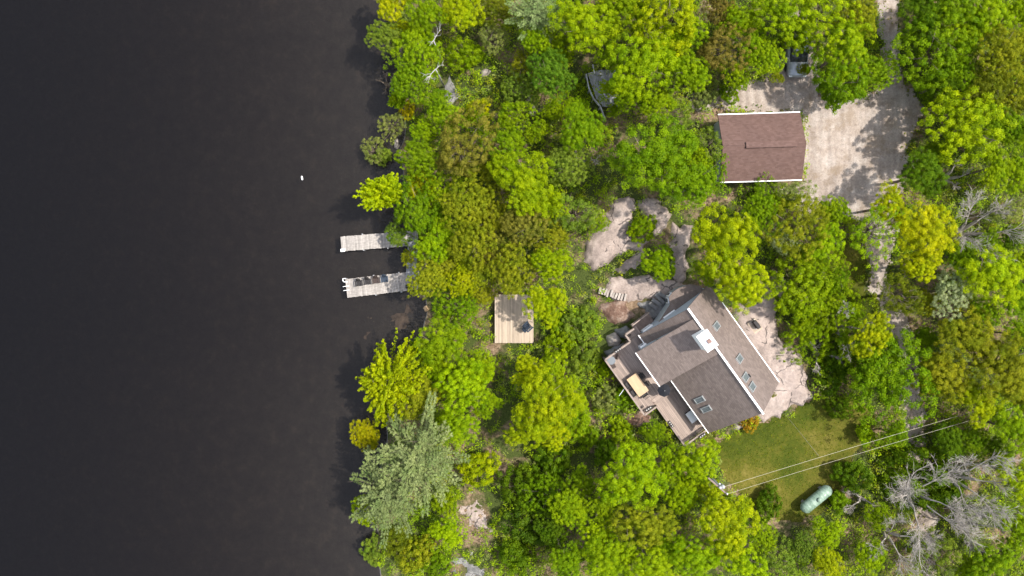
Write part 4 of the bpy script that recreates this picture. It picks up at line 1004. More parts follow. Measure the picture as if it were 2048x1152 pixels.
def crown_pine(name, seed, nw=8, nl=22):
    r = np.random.default_rng(seed); P = []; D = []; T = []; B = []
    for wv in range(nw):
        h = wv/(nw-1); z = -0.25 + 1.15*h; Lb = (1.12*(1-h)**0.75+0.12)
        for j in range(7 if wv < 6 else 5):
            t = j*2*math.pi/(7 if wv < 6 else 5)+wv*0.7+r.uniform(-0.25, 0.25); L = Lb*r.uniform(0.7, 1.15); bt = r.normal(0, 0.1)
            dv = np.array([math.cos(t), math.sin(t), 0.12+0.45*h]); sd = np.array([-math.sin(t), math.cos(t), 0])
            B.append(np.array([[0, 0, z-0.05], list(dv*L*0.5+np.array([0, 0, z])), list(dv*L*0.95+np.array([0, 0, z+0.1*L]))]))
            for s in np.linspace(0.22, 1, max(4, int(11*L))):
                c = dv*L*s+np.array([0, 0, z+0.16*s*s*L])
                for sg in (-1, 0, 1):
                    off = sd*sg*(0.10*L*(1.15-s)+0.025)+dv*abs(sg)*0.09; P.append(c+off+r.normal(0, 0.01, 3)); D.append(unit((dv+sd*sg*0.75+np.array([0, 0, 0.25]))[None])[0]); T.append(bt)
    P = np.array(P); D = np.array(D); k = np.repeat(np.arange(len(P)), nl)
    ax = unit(D[k]+r.normal(0, 0.32, (len(k), 3))); L = 0.105*r.uniform(0.7, 1.25, len(k))
    nrm = r.normal(0, 0.6, ax.shape)+np.array([0, 0, 0.9]); tint = np.clip(np.array(T)[k]+r.normal(0, 0.15, len(k)), -0.5, 0.55)
    return leaf_mesh(name, P[k]+ax*(L*0.4)[:, None], nrm, L, tint, r, MAT['needle'], aspect=0.16, axis=ax*6), B
def trunk_mesh(name, seed, tips, rad=0.05, mat='bark', depth=3.6, nlimb=14, tw=0.0):
    r = random.Random(seed); m = MB()
    j = lambda s: r.uniform(-s, s)
    fork = Vector((j(0.05), j(0.05), -0.55))
    m.tube([(0, 0, -depth), (j(0.04), j(0.04), -depth*0.5), fork, (j(0.1), j(0.1), 0.1), (j(0.15), j(0.15), 0.5)], [rad*1.5, rad*1.15, rad, rad*0.6, rad*0.2], 7)
    for c in r.sample(list(tips), min(nlimb, len(tips))):
        c = Vector([float(x) for x in c]); mid = fork.lerp(c, 0.5)+Vector((j(0.08), j(0.08), 0.02+j(0.08)))
        m.tube([fork+Vector((0, 0, j(0.25))), mid, c*0.97], [rad*0.5, rad*0.32, rad*0.1], 5)
        for _ in range(3):
            e = mid.lerp(c, r.uniform(0, 0.8)); q = e+Vector((j(0.3), j(0.3), r.uniform(0, 0.3))); m.tube([e, e.lerp(q, 0.5)+Vector((j(0.03), j(0.03), 0.02)), q], [rad*0.16, rad*0.1, rad*0.04], 4)
    o = m.build(name, mat, smooth=True); me = o.data; bpy.data.objects.remove(o); return me

PROTO = {}
def add_proto(kind, crown, tips, **kw): PROTO.setdefault(kind, []).append((crown, trunk_mesh("trunk", len(PROTO)*10+len(PROTO.get(kind, [])), tips, **kw)))
for s in range(8): me, c = crown_lobed("crown", 100+s, nlobe=7+s % 4); add_proto('lump', me, c)
for s in range(3): me, c = crown_lobed("crown", 250+s, 11, 32, (0.05, 0.11), 84, 0.032); add_proto('fine', me, c)
for s in range(3): me, c = crown_dome("crown", 200+s, n=290, cr=(0.07, 0.135), amp=0.4, nl=70, ls=0.041, inner=70); add_proto('fine', me, c)
for s in range(3): me, c = crown_dome("crown", 300+s, n=210, cr=(0.07, 0.14), amp=0.4, nl=48, ls=0.042, inner=30, gap=0.45); add_proto('airy', me, c, nlimb=26)
for s in range(3): me, c = crown_star("crown", 400+s); add_proto('star', me, c)
for s in range(2):
    me, B = crown_pine("crown", 500+s); add_proto('pine', me, [b[2] for b in B], nlimb=40, rad=0.04)
for s in range(3): me, c = crown_dome("foliage", 600+s, n=70, cr=(0.15, 0.28), amp=0.4, nl=110, ls=0.085, flat=0.7, inner=20); add_proto('shrub', me, c, depth=1.2)
for s in range(2): me, c = crown_dome("crown", 700+s, n=240, cr=(0.07, 0.13), amp=0.35, nl=70, ls=0.042, inner=60); add_proto('flower', me, c)

def bare_mesh(seed, R_, zt, spread=0.9, stems=5, levels=3, lean=(0, 0)):
    """leafless tree: stems from the ground dividing into many twigs; returns trunk and twig meshes (base at origin)"""
    r = random.Random(seed); tr = MB(); tw = MB()
    def grow(p, d, L, rad, lev, mb):
        pts = [p]; dd = d.copy(); n = 4
        for i in range(n):
            dd = (dd+Vector((r.uniform(-1, 1), r.uniform(-1, 1), r.uniform(-0.4, 0.7)))*0.16).normalized(); pts.append(pts[-1]+dd*L/n)
        mb.tube(pts, [rad*(1-0.72*i/n) for i in range(n+1)], 6 if lev == 0 else 4 if lev == 1 else 3, r.uniform(-0.15, 0.15), cap=False)
        if lev >= levels: return
        for k in range((r.randint(8, 11), r.randint(6, 9), r.randint(4, 6))[min(lev, 2)]):
            t = r.uniform(0.3, 1.0); i = min(n-1, int(t*n)); q = pts[i].lerp(pts[i+1], t*n-i)
            a = r.uniform(0, 6.28); e = r.uniform(0.4, 0.85); o1 = dd.orthogonal().normalized(); o2 = dd.cross(o1)
            nd = (dd*math.cos(e)+(o1*math.cos(a)+o2*math.sin(a))*math.sin(e)+Vector((0, 0, 0.18))).normalized()
            grow(q, nd, L*r.uniform(0.38, 0.62), max(0.011, rad*0.45), lev+1, tw)
    for s in range(stems):
        a = s*2*math.pi/stems+r.uniform(-0.4, 0.4); d = Vector((math.cos(a)*spread+lean[0], math.sin(a)*spread+lean[1], 1.0)).normalized()
        L0 = zt*0.45; p0 = Vector((0, 0, -0.4)); p1 = Vector((d.x*L0*0.5, d.y*L0*0.5, L0))
        tr.tube([p0, p0.lerp(p1, 0.5)+Vector((0, 0, 0.3)), p1], [0.2, 0.15, 0.11], 7, cap=False)
        grow(p1, d, R_*r.uniform(0.75, 1.0), 0.065, 0, tr)
    return tr, tw

def lin(c): return tuple(((v/255)/12.92 if v <= 10 else (((v/255)+0.055)/1.055)**2.4) for v in c)
KL = 0.73
PAL = dict(lime=(160, 186, 8), green=(128, 160, 10), mid=(146, 174, 8), deep=(102, 134, 14), dark=(82, 110, 16), yellow=(182, 190, 8), gold=(190, 186, 10), ylime=(174, 190, 8),
           olive=(152, 160, 28), oliveb=(150, 146, 52), brown=(132, 124, 50), pine=(138, 154, 94), sage=(144, 156, 78), sageg=(130, 154, 48), white=(192, 202, 150), blue=(112, 150, 32), dolive=(118, 132, 22), orange=(188, 156, 40))
def tree(kind, px, py, rpx, col, label, hs=1.0, zc=None):
    """crown seen at photo pixel (px, py) with radius rpx; standing on the ground below"""
    shrub = kind == 'shrub'
    r_ = rpx/PPM; x, y, g = GP(px, py); g = max(g, 0.1)
    h = (1.15*r_+0.3 if shrub else (2.9+1.75*r_))*hs
    if not shrub: rpx = rpx*1.07
    for _ in range(4):
        rr = rpx/PPM*(H-g-h*0.75)/H; c = g + max(h-0.75*rr, 0.35*rr); x, y = G(px, py, c); g = max(gz1(x, y), -0.3)
    cr, tk = PROTO[kind][rnd.randrange(len(PROTO[kind]))]
    nm = {'pine': "pine_tree", 'shrub': "shrub", 'flower': "flowering_tree"}.get(kind, "leafy_tree")
    root = empty(nm, (x, y, g), label, "shrub" if shrub else "tree", rnd.uniform(0, 6.28))
    sc = rr*1.0
    o = link("foliage" if shrub else "crown", cr, root, loc=(0, 0, c-g)); sz = rnd.uniform(0.92, 1.12)
    q = rnd.uniform(0.86, 1.16); o.scale = (sc*q, sc/q, sc*sz)
    b = lin(PAL[col]); j = rnd.uniform(0.9, 1.1); o.color = (b[0]*KL*j*rnd.uniform(0.95, 1.05), b[1]*KL*j, b[2]*KL*j, 1)
    o2 = link("stem" if shrub else "trunk", tk, root, loc=(0, 0, c-g)); o2.scale = (sc, sc, sc)
    tree_px.append((x, y, rr))
    return root
tree_px = []
T = tree
# --- lake shore, upper part
T('lump', 786, 6, 40, 'yellow', "yellow-green leafy tree at the top edge, nearest the open water")
T('lump', 851, 32, 44, 'mid', "mid-green lumpy tree at the top edge between two yellower trees")
T('lump', 920, 22, 42, 'ylime', "bright yellow-lime tree at the top edge beside a brushy clearing")
T('fine', 772, 78, 38, 'sageg', "sage green tree leaning over the water in the upper corner of the shore")
T('shrub', 803, 60, 17, 'yellow', "small yellow shrub tucked behind the sage green shore tree")
T('fine', 836, 100, 46, 'mid', "fine-leaved green birch just left of the upper fallen white branch")
T('fine', 822, 160, 44, 'green', "dense green shore tree left of the lower fallen white branch")
T('lump', 872, 200, 30, 'green', "green tree just below the lower fallen white branch")
T('shrub', 934, 112, 27, 'mid', "round bright green bush standing alone in the brushy clearing", hs=1.6)
T('airy', 985, 78, 33, 'sage', "thin sage-coloured tree right of the round bright bush", hs=0.7)
T('fine', 992, 20, 32, 'dolive', "dull olive tree at the top edge right of the bright yellow-lime tree", hs=0.8)
T('pine', 1075, 30, 42, 'pine', "grey-green pine near the top edge between dull brush and a bright maple")
T('star', 797, 200, 24, 'mid', "small star-shaped green tree on the shore above the golden shrub", hs=0.7)
T('shrub', 817, 218, 15, 'gold', "golden yellow shrub on the shore", hs=1.7)
T('airy', 785, 250, 30, 'sage', "wispy sage bush hanging over the water below the golden shrub", hs=0.5)
T('airy', 748, 302, 30, 'sage', "wispy sage bush reaching farthest over the water above the star-shaped lime tree", hs=0.4)
T('shrub', 768, 312, 18, 'sageg', "round grass-green bush among the wispy sage twigs on the shore", hs=1.3)
T('lump', 893, 238, 36, 'mid', "green tree directly above the big olive-brown crown")
T('lump', 850, 262, 26, 'mid', "small lime-green tree between the golden shrub and the olive-brown crown", hs=0.9)
T('shrub', 956, 228, 22, 'yellow', "bright yellow tree top beside the brushy clearing", hs=2.4)
T('fine', 962, 252, 26, 'mid', "green tree just under the bright yellow tree top", hs=0.9)
# --- middle of the top
T('lump', 1168, 54, 64, 'lime', "big bright green maple near the top edge above the grey boardwalk")
T('lump', 1075, 88, 36, 'mid', "green tree between the grey-green pine and the bluish green tree")
T('fine', 1102, 150, 50, 'blue', "broad bluish green tree left of the grey boardwalk")
T('lump', 1250, 14, 46, 'mid', "mid-green tree at the top edge right of the big bright maple")
T('lump', 1280, 132, 66, 'lime', "large lime-green maple covering the right part of the grey boardwalk")
T('fine', 1346, 34, 58, 'ylime', "wide yellow-lime tree at the top edge left of the brownish crowns")
T('fine', 1358, 140, 50, 'mid', "leafy green tree right of the large lime maple over the boardwalk")
T('lump', 1222, 176, 24, 'lime', "small lime clump touching the boardwalk handrail", hs=0.9)
T('lump', 1230, 222, 16, 'mid', "small green tree at the foot of the boardwalk handrail", hs=0.7)
T('lump', 1262, 196, 30, 'green', "darker green tree under the large lime maple", hs=0.85)
T('lump', 1152, 218, 25, 'mid', "rounded green tree just left of the boardwalk handrail's lower end", hs=0.8)
T('lump', 1163, 264, 46, 'green', "round green tree between the boardwalk and the twiggy sage tree")
T('fine', 1027, 228, 32, 'mid', "green tree below the brushy clearing, left of the tiny bare grey tree")
T('fine', 1018, 288, 38, 'green', "deeper green tree right of the big olive-brown crown")
T('lump', 1076, 264, 22, 'mid', "small green tree just below the tiny bare grey tree", hs=0.8)
T('airy', 1352, 232, 40, 'sageg', "see-through sage tree below the green trees left of the garage", hs=0.7)
# --- top, round the garage and the drive
T('fine', 1434, 100, 42, 'brown', "brownish leaved tree left of the parked car's trees")
T('fine', 1440, 18, 38, 'brown', "dull brown-green tree at the top edge", hs=0.9)
T('lump', 1378, 66, 38, 'lime', "lime tree left of the two brownish crowns")
T('lump', 1386, 152, 34, 'lime', "lime-green tree just left of and below the brownish crown")
T('lump', 1500, 92, 36, 'mid', "mid-green tree right of the brownish crown")
T('lump', 1566, 38, 56, 'mid', "large green tree at the top edge above the parked car")
T('fine', 1640, 28, 54, 'lime', "lime tree at the top edge right of the parked car")
T('fine', 1712, 32, 48, 'olive', "yellowish olive tree at the top edge beside the road")
T('fine', 1535, 122, 38, 'mid', "green tree left of the parked car")
T('lump', 1688, 100, 50, 'lime', "yellow-lime tree right of the parked car")
T('fine', 1672, 168, 56, 'green', "dark green tree overhanging the gravel yard", hs=0.8)
T('fine', 1742, 150, 44, 'green', "green tree bulging into the bend where the road meets the gravel yard", hs=0.85)
T('lump', 1466, 148, 30, 'mid', "green tree overhanging the back of the gravel behind the garage", hs=0.85)
T('shrub', 1457, 188, 18, 'green', "green bush at the gravel edge behind the garage", hs=1.5)
T('shrub', 1409, 186, 24, 'sage', "dull sage bush at the shaded end of the gravel behind the garage")
T('lump', 1592, 76, 34, 'mid', "green tree directly over the parked car", hs=0.9)
T('lump', 1608, 140, 13, 'olive', "small knobbly tree in front of the parked car", hs=0.6)
T('lump', 1552, 152, 16, 'olive', "small knobbly olive tree between the parked car and the gravel", hs=0.6)
T('airy', 1418, 292, 38, 'sageg', "airy grey-green tree against the lake end of the garage roof", hs=0.8)
T('airy', 1590, 384, 38, 'sage', "thin pale tree leaning over the lower corner of the garage", hs=0.8)
T('airy', 1528, 380, 30, 'green', "thin green tree under the garage's lower eave", hs=0.6)
# --- right edge
T('lump', 1846, 44, 54, 'deep', "deep green maple at the top edge right of the road", hs=0.8)
T('lump', 1905, 12, 46, 'green', "green tree at the top edge, second from the road")
T('lump', 1972, 32, 50, 'mid', "lighter green tree at the top edge, third from the road")
T('lump', 2034, 26, 38, 'lime', "yellow-tipped green tree in the top right corner")
T('fine', 1872, 108, 62, 'green', "wide deep green tree beside the road above the yard entrance", hs=0.8)
T('fine', 1880, 168, 46, 'deep', "shaded dark green tree above the big yellow-green lumpy maple", hs=0.8)
T('fine', 1998, 108, 58, 'olive', "wide olive-yellow tree at the right edge")
T('fine', 1968, 180, 48, 'dolive', "dark olive tree below the wide olive-yellow one")
T('fine', 2034, 192, 40, 'olive', "olive tree with orange tips at the right edge")
T('lump', 1920, 256, 78, 'lime', "biggest yellow-green lumpy maple, across the road from the garage", hs=0.86)
T('lump', 2030, 268, 40, 'green', "green tree at the right edge beside the biggest lumpy maple")
T('lump', 1840, 350, 50, 'deep', "deep green tree at the roadside below the biggest lumpy maple")
T('lump', 1988, 336, 38, 'lime', "lime tree between the biggest lumpy maple and the bare grey tree")
T('lump', 2034, 350, 34, 'mid', "green tree at the right edge level with the bare grey branches")
T('airy', 2020, 420, 40, 'sage', "thin sage tree behind the bare grey branches at the right edge", hs=0.7)
T('lump', 1842, 462, 58, 'yellow', "bright yellow-green tree spreading over the road below the garage yard")
T('lump', 1775, 412, 42, 'yellow', "yellow tree top just below the gravel yard")
T('airy', 1740, 462, 52, 'mid', "open see-through tree over the road with dark limbs showing")
T('lump', 1836, 530, 38, 'yellow', "golden-green tree just above the white flowering tree")
T('flower', 1898, 582, 38, 'white', "white flowering tree right of the road")
T('lump', 1976, 556, 60, 'lime', "large lime-green tree right of the white flowering tree")
T('lump', 1922, 512, 34, 'green', "green tree between the yellow tree and the bare grey branches", hs=0.8)
T('lump', 2030, 600, 38, 'green', "green tree at the right edge below the large lime-green tree")
T('lump', 2020, 476, 28, 'deep', "dark green tree at the right edge under the bare grey branches", hs=0.8)
T('lump', 1934, 676, 58, 'olive', "olive-lime knobbly tree below the dark gap by the flowering tree", hs=0.9)
T('lump', 1850, 676, 24, 'green', "small green tree by the road beside the olive-lime knobbly tree", hs=0.7)
T('lump', 1880, 752, 56, 'olive', "olive-green knobbly tree right of the large deep green tree", hs=0.9)
T('lump', 2002, 736, 64, 'olive', "large yellow-olive tree at the right edge above the power lines")
T('lump', 2036, 668, 30, 'green', "green tree at the right edge above the large yellow-olive one")
T('fine', 1770, 748, 78, 'green', "large soft deep green tree covering the road right of the lawn", hs=0.75)
T('lump', 1739, 672, 42, 'ylime', "bright yellow-lime tree beside the dark road gap")
T('airy', 1795, 592, 50, 'dolive', "dim olive tree shading the road below the see-through tree")
T('lump', 1955, 800, 48, 'ylime', "yellow-green tree crossed by the upper power line")
T('lump', 2022, 856, 48, 'mid', "green tree at the right edge just below the power lines")
T('lump', 2030, 950, 46, 'lime', "lime-green tree at the right edge beside the big bare tree")
T('lump', 2026, 1045, 48, 'mid', "green tree at the right edge below the big bare tree")
T('lump', 1985, 1115, 46, 'green', "green tree in the bottom right corner", hs=0.9)
T('lump', 1988, 905, 34, 'deep', "dark green tree between the power lines and the big bare tree", hs=0.8)
T('lump', 1895, 880, 36, 'deep', "dark green tree under the power lines above the big bare tree", hs=0.7)
T('lump', 1786, 868, 28, 'green', "green roadside tree crossed by the power lines", hs=0.7)
# --- shore, middle
T('star', 767, 390, 50, 'ylime', "bright lime star-shaped tree over the water above the upper dock")
T('shrub', 836, 374, 25, 'yellow', "yellow bush right of the bright lime star-shaped tree", hs=2.2)
T('fine', 842, 320, 44, 'green', "green tree left of the big olive-brown crown")
T('fine', 917, 304, 55, 'oliveb', "big olive-brown oak near the shore")
T('fine', 836, 424, 44, 'green', "dense green tree between the yellow bush and the upper dock")
T('fine', 930, 408, 54, 'olive', "olive oak directly below the olive-brown one")
T('lump', 1046, 366, 66, 'lime', "large lime-green maple right of the olive oaks")
T('fine', 946, 482, 52, 'olive', "olive-lime oak in the middle of the crowd behind the docks")
T('lump', 868, 492, 40, 'mid', "lime-green tree behind the shore end of the upper dock")
T('fine', 1050, 448, 48, 'oliveb', "brown-olive oak below the large lime maple")
T('fine', 796, 470, 25, 'sageg', "sage green tree covering the shore end of the upper dock", hs=0.8)
T('fine', 818, 514, 18, 'olive', "small olive tree on the shore between the two docks", hs=0.8)
T('fine', 858, 556, 42, 'olive', "yellow-olive tree at the shore end of the lower dock")
T('fine', 924, 562, 36, 'yellow', "yellow-olive rounded tree above the leaf-strewn clearing")
T('fine', 1022, 538, 50, 'olive', "wide olive oak above the square platform")
T('fine', 968, 588, 24, 'olive', "small yellow-olive tree at the platform's upper left corner", hs=0.8)
T('fine', 914, 614, 34, 'green', "green tree on the shore below the lower dock", hs=0.8)
T('lump', 1100, 530, 40, 'lime', "bright lime tree beside the granite outcrop")
T('lump', 1092, 606, 42, 'ylime', "lime-yellow tree overhanging the platform's right edge")
T('airy', 1146, 428, 50, 'sageg', "soft grey-green thin tree left of the granite outcrop", hs=0.8)
T('airy', 1198, 448, 28, 'mid', "thin light green tree over the edge of the granite slab", hs=0.7)
T('fine', 1136, 336, 46, 'sageg', "twiggy sage-green tree below the round green tree", hs=0.9)
# --- middle
T('lump', 1312, 322, 82, 'green', "large rich green knobbly tree between the boardwalk and the garage")
T('fine', 1386, 370, 50, 'green', "green tree right of and below the large rich green one")
T('lump', 1398, 320, 26, 'mid', "small bright green tree between the large rich green tree and the garage", hs=0.9)
T('shrub', 1282, 456, 22, 'mid', "small yellow-green bush growing in a cleft of the granite", hs=1.4)
T('lump', 1320, 526, 37, 'mid', "rounded bright green tree standing alone on the rock above the flagstones", hs=0.75)
T('lump', 1452, 490, 74, 'ylime', "largest yellow-green tree, with knobbly clumps, next to the cottage")
T('lump', 1482, 570, 54, 'ylime', "golden-tipped tree overhanging the cottage roof")
T('lump', 1410, 542, 28, 'mid', "yellow-green tree on the rock side of the cottage's largest tree", hs=0.9)
T('flower', 1561, 486, 22, 'white', "small white flowering tree behind the cottage's largest tree", hs=0.8)
T('fine', 1596, 446, 46, 'olive', "olive tree below the garage, right of the small flowering tree")
T('lump', 1650, 486, 40, 'lime', "bright lime tree left of the shaded grass by the road")
T('fine', 1520, 424, 42, 'green', "green tree in the shade below the garage")
T('lump', 1664, 424, 34, 'mid', "green tree at the lower edge of the gravel yard", hs=0.9)
T('fine', 1608, 586, 66, 'mid', "wide fine-leaved green tree behind the cottage's granite", hs=0.65)
T('fine', 1618, 662, 42, 'mid', "green tree leaning over the granite behind the cottage", hs=0.5)
T('lump', 1692, 624, 30, 'mid', "small green tree below the shaded grass by the road", hs=0.8)
T('shrub', 1545, 789, 8, 'olive', "tiny olive bush growing on the granite behind the cottage")
T('shrub', 1502, 845, 15, 'orange', "orange-yellow shrub at the gable end of the cottage")
T('shrub', 1678, 812, 20, 'deep', "dark bush with pale flowers at the upper edge of the lawn")
T('shrub', 1656, 752, 28, 'deep', "dark green bush in the shade right of the granite", hs=1.0)
T('shrub', 1680, 720, 30, 'deep', "dark green bush below the twiggy dead branches behind the cottage")
# --- shore, lower part
T('star', 775, 768, 60, 'ylime', "yellow star-shaped tree over the water below the docks")
T('lump', 733, 870, 31, 'gold', "golden rounded tree above the pines at the shore", hs=0.8)
T('lump', 884, 694, 52, 'mid', "green tree on the shore between the clearing and the yellow star-shaped tree")
T('lump', 928, 766, 58, 'lime', "large lime-green tree below the square platform")
T('lump', 846, 792, 44, 'olive', "olive tree right of the yellow one")
T('lump', 912, 848, 40, 'mid', "green tree directly above the larger pine")
T('pine', 838, 912, 74, 'pine', "larger grey-green pine at the shore, with spreading feathery boughs", hs=1.05)
T('pine', 778, 985, 60, 'pine', "smaller grey-green pine at the shore, nearer the water", hs=0.9)
T('lump', 736, 1020, 32, 'lime', "lime tree at the water's edge below the smaller pine", hs=0.8)
T('shrub', 957, 932, 30, 'ylime', "bright yellow-lime bush right of the larger pine", hs=1.3)
T('lump', 890, 1000, 32, 'mid', "green tree right of the smaller pine", hs=0.7)
T('lump', 894, 1062, 34, 'lime', "lime-green tree near the bottom edge right of the shore brush", hs=0.7)
T('shrub', 795, 1080, 34, 'dolive', "dull olive brush at the bottom of the shore, nearest the lime tree")
T('shrub', 836, 1108, 30, 'olive', "olive brush at the bottom edge of the shore, between two duller bushes")
T('shrub', 872, 1122, 24, 'green', "green brush at the bottom edge below the lime-green tree")
T('shrub', 748, 1106, 22, 'sageg', "sage bush at the bottom edge of the shore hanging over the water")
T('lump', 1090, 806, 68, 'ylime', "big bright yellow-lime maple left of the decks")
T('lump', 1058, 742, 36, 'ylime', "yellow-lime tree top below the square platform's right corner")
T('lump', 1136, 790, 40, 'lime', "lime tree between the big yellow-lime maple and the decks", hs=0.9)
T('lump', 1050, 858, 42, 'ylime', "yellow-lime tree at the lower left of the big yellow-lime maple", hs=0.9)
T('shrub', 1108, 916, 40, 'deep', "dark green bush below the big yellow-lime maple", hs=0.9)
T('shrub', 1050, 975, 36, 'deep', "dark green bush beside the brushy clearing at the bottom")
T('shrub', 1072, 1050, 44, 'dark', "very dark green bush in the shade near the bottom edge")
T('shrub', 1030, 1110, 36, 'deep', "dark green bush at the bottom edge right of the broken grey ledge")
T('shrub', 1245, 862, 24, 'mid', "bright bush left of the small reddish mound")
T('shrub', 1178, 872, 24, 'green', "green bush in the thicket below the decks")
T('shrub', 1210, 900, 26, 'deep', "dark bush at the upper edge of the bottom grove")
T('shrub', 1212, 740, 18, 'mid', "green bush below the corner of the upper deck")
T('shrub', 1160, 650, 30, 'sageg', "sage thicket bush below the stone steps")
T('shrub', 1120, 690, 30, 'mid', "green thicket bush right of the square platform")
T('shrub', 1170, 720, 28, 'sageg', "dull sage bush midway between the platform and the upper deck")
T('shrub', 1210, 800, 26, 'sage', "sage bush beside the long rail of the upper deck")
T('shrub', 1250, 795, 22, 'green', "green bush against the posts of the upper deck")
T('shrub', 1112, 640, 24, 'green', "green bush behind the lime-yellow tree by the platform")
# --- bottom grove
T('lump', 1258, 946, 70, 'lime', "large lime-green tree in the bottom grove, nearest the lower deck")
T('lump', 1140, 1016, 38, 'mid', "lime tree on the left side of the bottom grove")
T('lump', 1284, 1046, 54, 'olive', "olive-lime tree in the middle of the bottom grove")
T('lump', 1398, 922, 46, 'lime', "lime tree between the lower deck and the utility pole")
T('lump', 1360, 985, 40, 'mid', "green tree just left of the utility pole's crossarm", hs=0.9)
T('lump', 1450, 1046, 64, 'ylime', "yellow-lime tree below the utility pole")
T('lump', 1208, 1106, 48, 'mid', "green tree at the bottom edge under the left of the grove")
T('lump', 1300, 1126, 46, 'lime', "lime tree at the bottom edge in the centre of the grove")
T('lump', 1135, 1118, 40, 'green', "darker green tree at the bottom edge left of the grove")
T('lump', 1382, 1112, 48, 'mid', "green tree at the bottom edge, second from the grove's right end")
T('lump', 1484, 1118, 44, 'lime', "lime tree at the bottom edge at the grove's right end")
T('airy', 1562, 1118, 44, 'sageg', "thin sage-lime tree at the bottom edge below the propane tank", hs=0.7)
T('lump', 1652, 1062, 32, 'lime', "lime tree just below the propane tank", hs=0.75)
T('lump', 1652, 1124, 32, 'ylime', "yellow-lime tree at the bottom edge below the propane tank's lime tree", hs=0.8)
T('lump', 1308, 864, 25, 'green', "green tree squeezed against the corner of the lower deck", hs=0.6)
T('shrub', 1532, 1008, 26, 'deep', "dark bush on the lawn side of the propane tank")
T('shrub', 1704, 948, 30, 'deep', "dark green bush between the power lines and the bare tree", hs=1.1)
T('shrub', 1728, 866, 20, 'lime', "lime bush at the right edge of the lawn", hs=1.3)
T('shrub', 1676, 1000, 22, 'green', "green bush at the upper end of the propane tank")
T('airy', 1860, 1112, 56, 'sageg', "thin sage-lime tree at the bottom edge among the bare branches", hs=0.7)
T('lump', 1755, 1030, 28, 'mid', "green tree between the propane tank and the big bare tree", hs=0.6)
T('lump', 1738, 1110, 34, 'lime', "lime tree at the bottom edge left of the lower bare branches", hs=0.7)
T('lump', 1930, 1140, 34, 'mid', "green tree at the bottom edge right of the thin sage-lime tree", hs=0.7)
T('shrub', 1850, 960, 60, 'deep', "dark green undergrowth bush beneath the big bare tree", hs=0.7)

# --- crowns that close the canopy
T('lump', 1206, 1012, 34, 'mid', "green tree filling the hollow left of the large lime-green tree in the bottom grove")
T('lump', 1192, 1062, 34, 'lime', "lime tree low in the left part of the bottom grove")
T('lump', 1340, 1090, 34, 'mid', "green tree between the olive-lime tree and the bottom edge")
T('lump', 1342, 926, 34, 'mid', "green tree wedged between the two lime trees under the lower deck")
T('lump', 1428, 990, 32, 'lime', "lime tree just below the tip of the pole's crossarm", hs=0.85)
T('fine', 1524, 1074, 34, 'mid', "fine-leaved green tree in the brush below the lawn", hs=0.7)
T('fine', 1604, 1092, 30, 'sageg', "sage-lime tree right of the thin one at the bottom edge", hs=0.7)
T('lump', 1250, 1104, 34, 'mid', "green tree at the bottom edge between the lime tree and the leftmost grove trees")
T('lump', 1162, 962, 32, 'green', "green tree above the lime tree on the left side of the grove", hs=0.8)
T('fine', 1104, 1056, 40, 'deep', "shaded deep green tree left of the bottom grove", hs=0.7)
T('fine', 1096, 986, 34, 'green', "shaded green tree above the deep green one left of the grove", hs=0.6)
T('lump', 1850, 606, 28, 'olive', "olive tree under the white flowering tree on the road side", hs=0.8)
T('lump', 1960, 628, 32, 'green', "green tree between the white flowering tree and the olive-lime knobbly tree", hs=0.8)
T('lump', 2040, 790, 34, 'olive', "olive tree at the right edge under the upper power line")
T('lump', 2040, 530, 30, 'mid', "small lime tree at the right edge above the large lime-green one", hs=0.8)
T('lump', 1972, 492, 30, 'green', "green tree at the foot of the crooked bare grey tree", hs=0.8)
T('lump', 1928, 68, 40, 'mid', "green tree between the deep green maple and the lighter green one at the top")
T('fine', 2034, 116, 36, 'olive', "olive tree right at the edge beside the wide olive-yellow one")
T('fine', 1930, 148, 38, 'green', "green tree between the shaded roadside trees and the wide olive-yellow one")
T('lump', 1990, 242, 34, 'green', "green tree at the shoulder of the biggest lumpy maple")
T('lump', 1858, 312, 30, 'green', "green roadside tree at the lower left of the biggest lumpy maple", hs=0.8)
T('lump', 1474, 44, 36, 'mid', "green tree between the dull brown-green crown and the tree above the car")
T('fine', 1322, 92, 38, 'lime', "lime tree between the yellow-lime tree and the boardwalk's maple")
T('lump', 1298, 52, 34, 'lime', "lime tree under the top-edge mid-green tree")
T('lump', 1216, 104, 34, 'mid', "green tree between the two big maples above the boardwalk")
T('lump', 1206, 26, 32, 'mid', "green tree at the top edge touching the big bright maple")
T('lump', 1120, 96, 30, 'mid', "green tree between the grey-green pine and the big bright maple")
T('airy', 1044, 128, 32, 'olive', "thin olive tree at the right side of the brushy clearing", hs=0.7)
T('fine', 1046, 184, 28, 'sageg', "sage-green tree left of the broad bluish green one", hs=0.8)
T('fine', 1112, 218, 28, 'mid', "green tree right of the tiny bare grey tree", hs=0.8)
T('lump', 1314, 206, 34, 'mid', "green tree between the boardwalk maple and the large rich green tree")
T('fine', 986, 346, 34, 'olive', "olive tree squeezed between the olive-brown oak and the lime-green maple")
T('fine', 882, 396, 32, 'mid', "green tree between the yellow bush and the olive oak")
T('fine', 992, 428, 36, 'olive', "olive tree right of the olive oak behind the docks")
T('fine', 886, 448, 32, 'mid', "green tree above the lime-green tree behind the upper dock")
T('fine', 990, 496, 36, 'oliveb', "brownish olive tree between the two wide oaks")
T('lump', 1104, 414, 32, 'lime', "lime tree at the lower right of the large lime-green maple")
T('fine', 1108, 476, 32, 'olive', "olive tree above the bright lime tree by the outcrop")
T('fine', 898, 526, 30, 'olive', "olive tree between the dock trees and the yellow-olive one")
T('fine', 960, 544, 32, 'olive', "olive tree right of the yellow-olive rounded one")
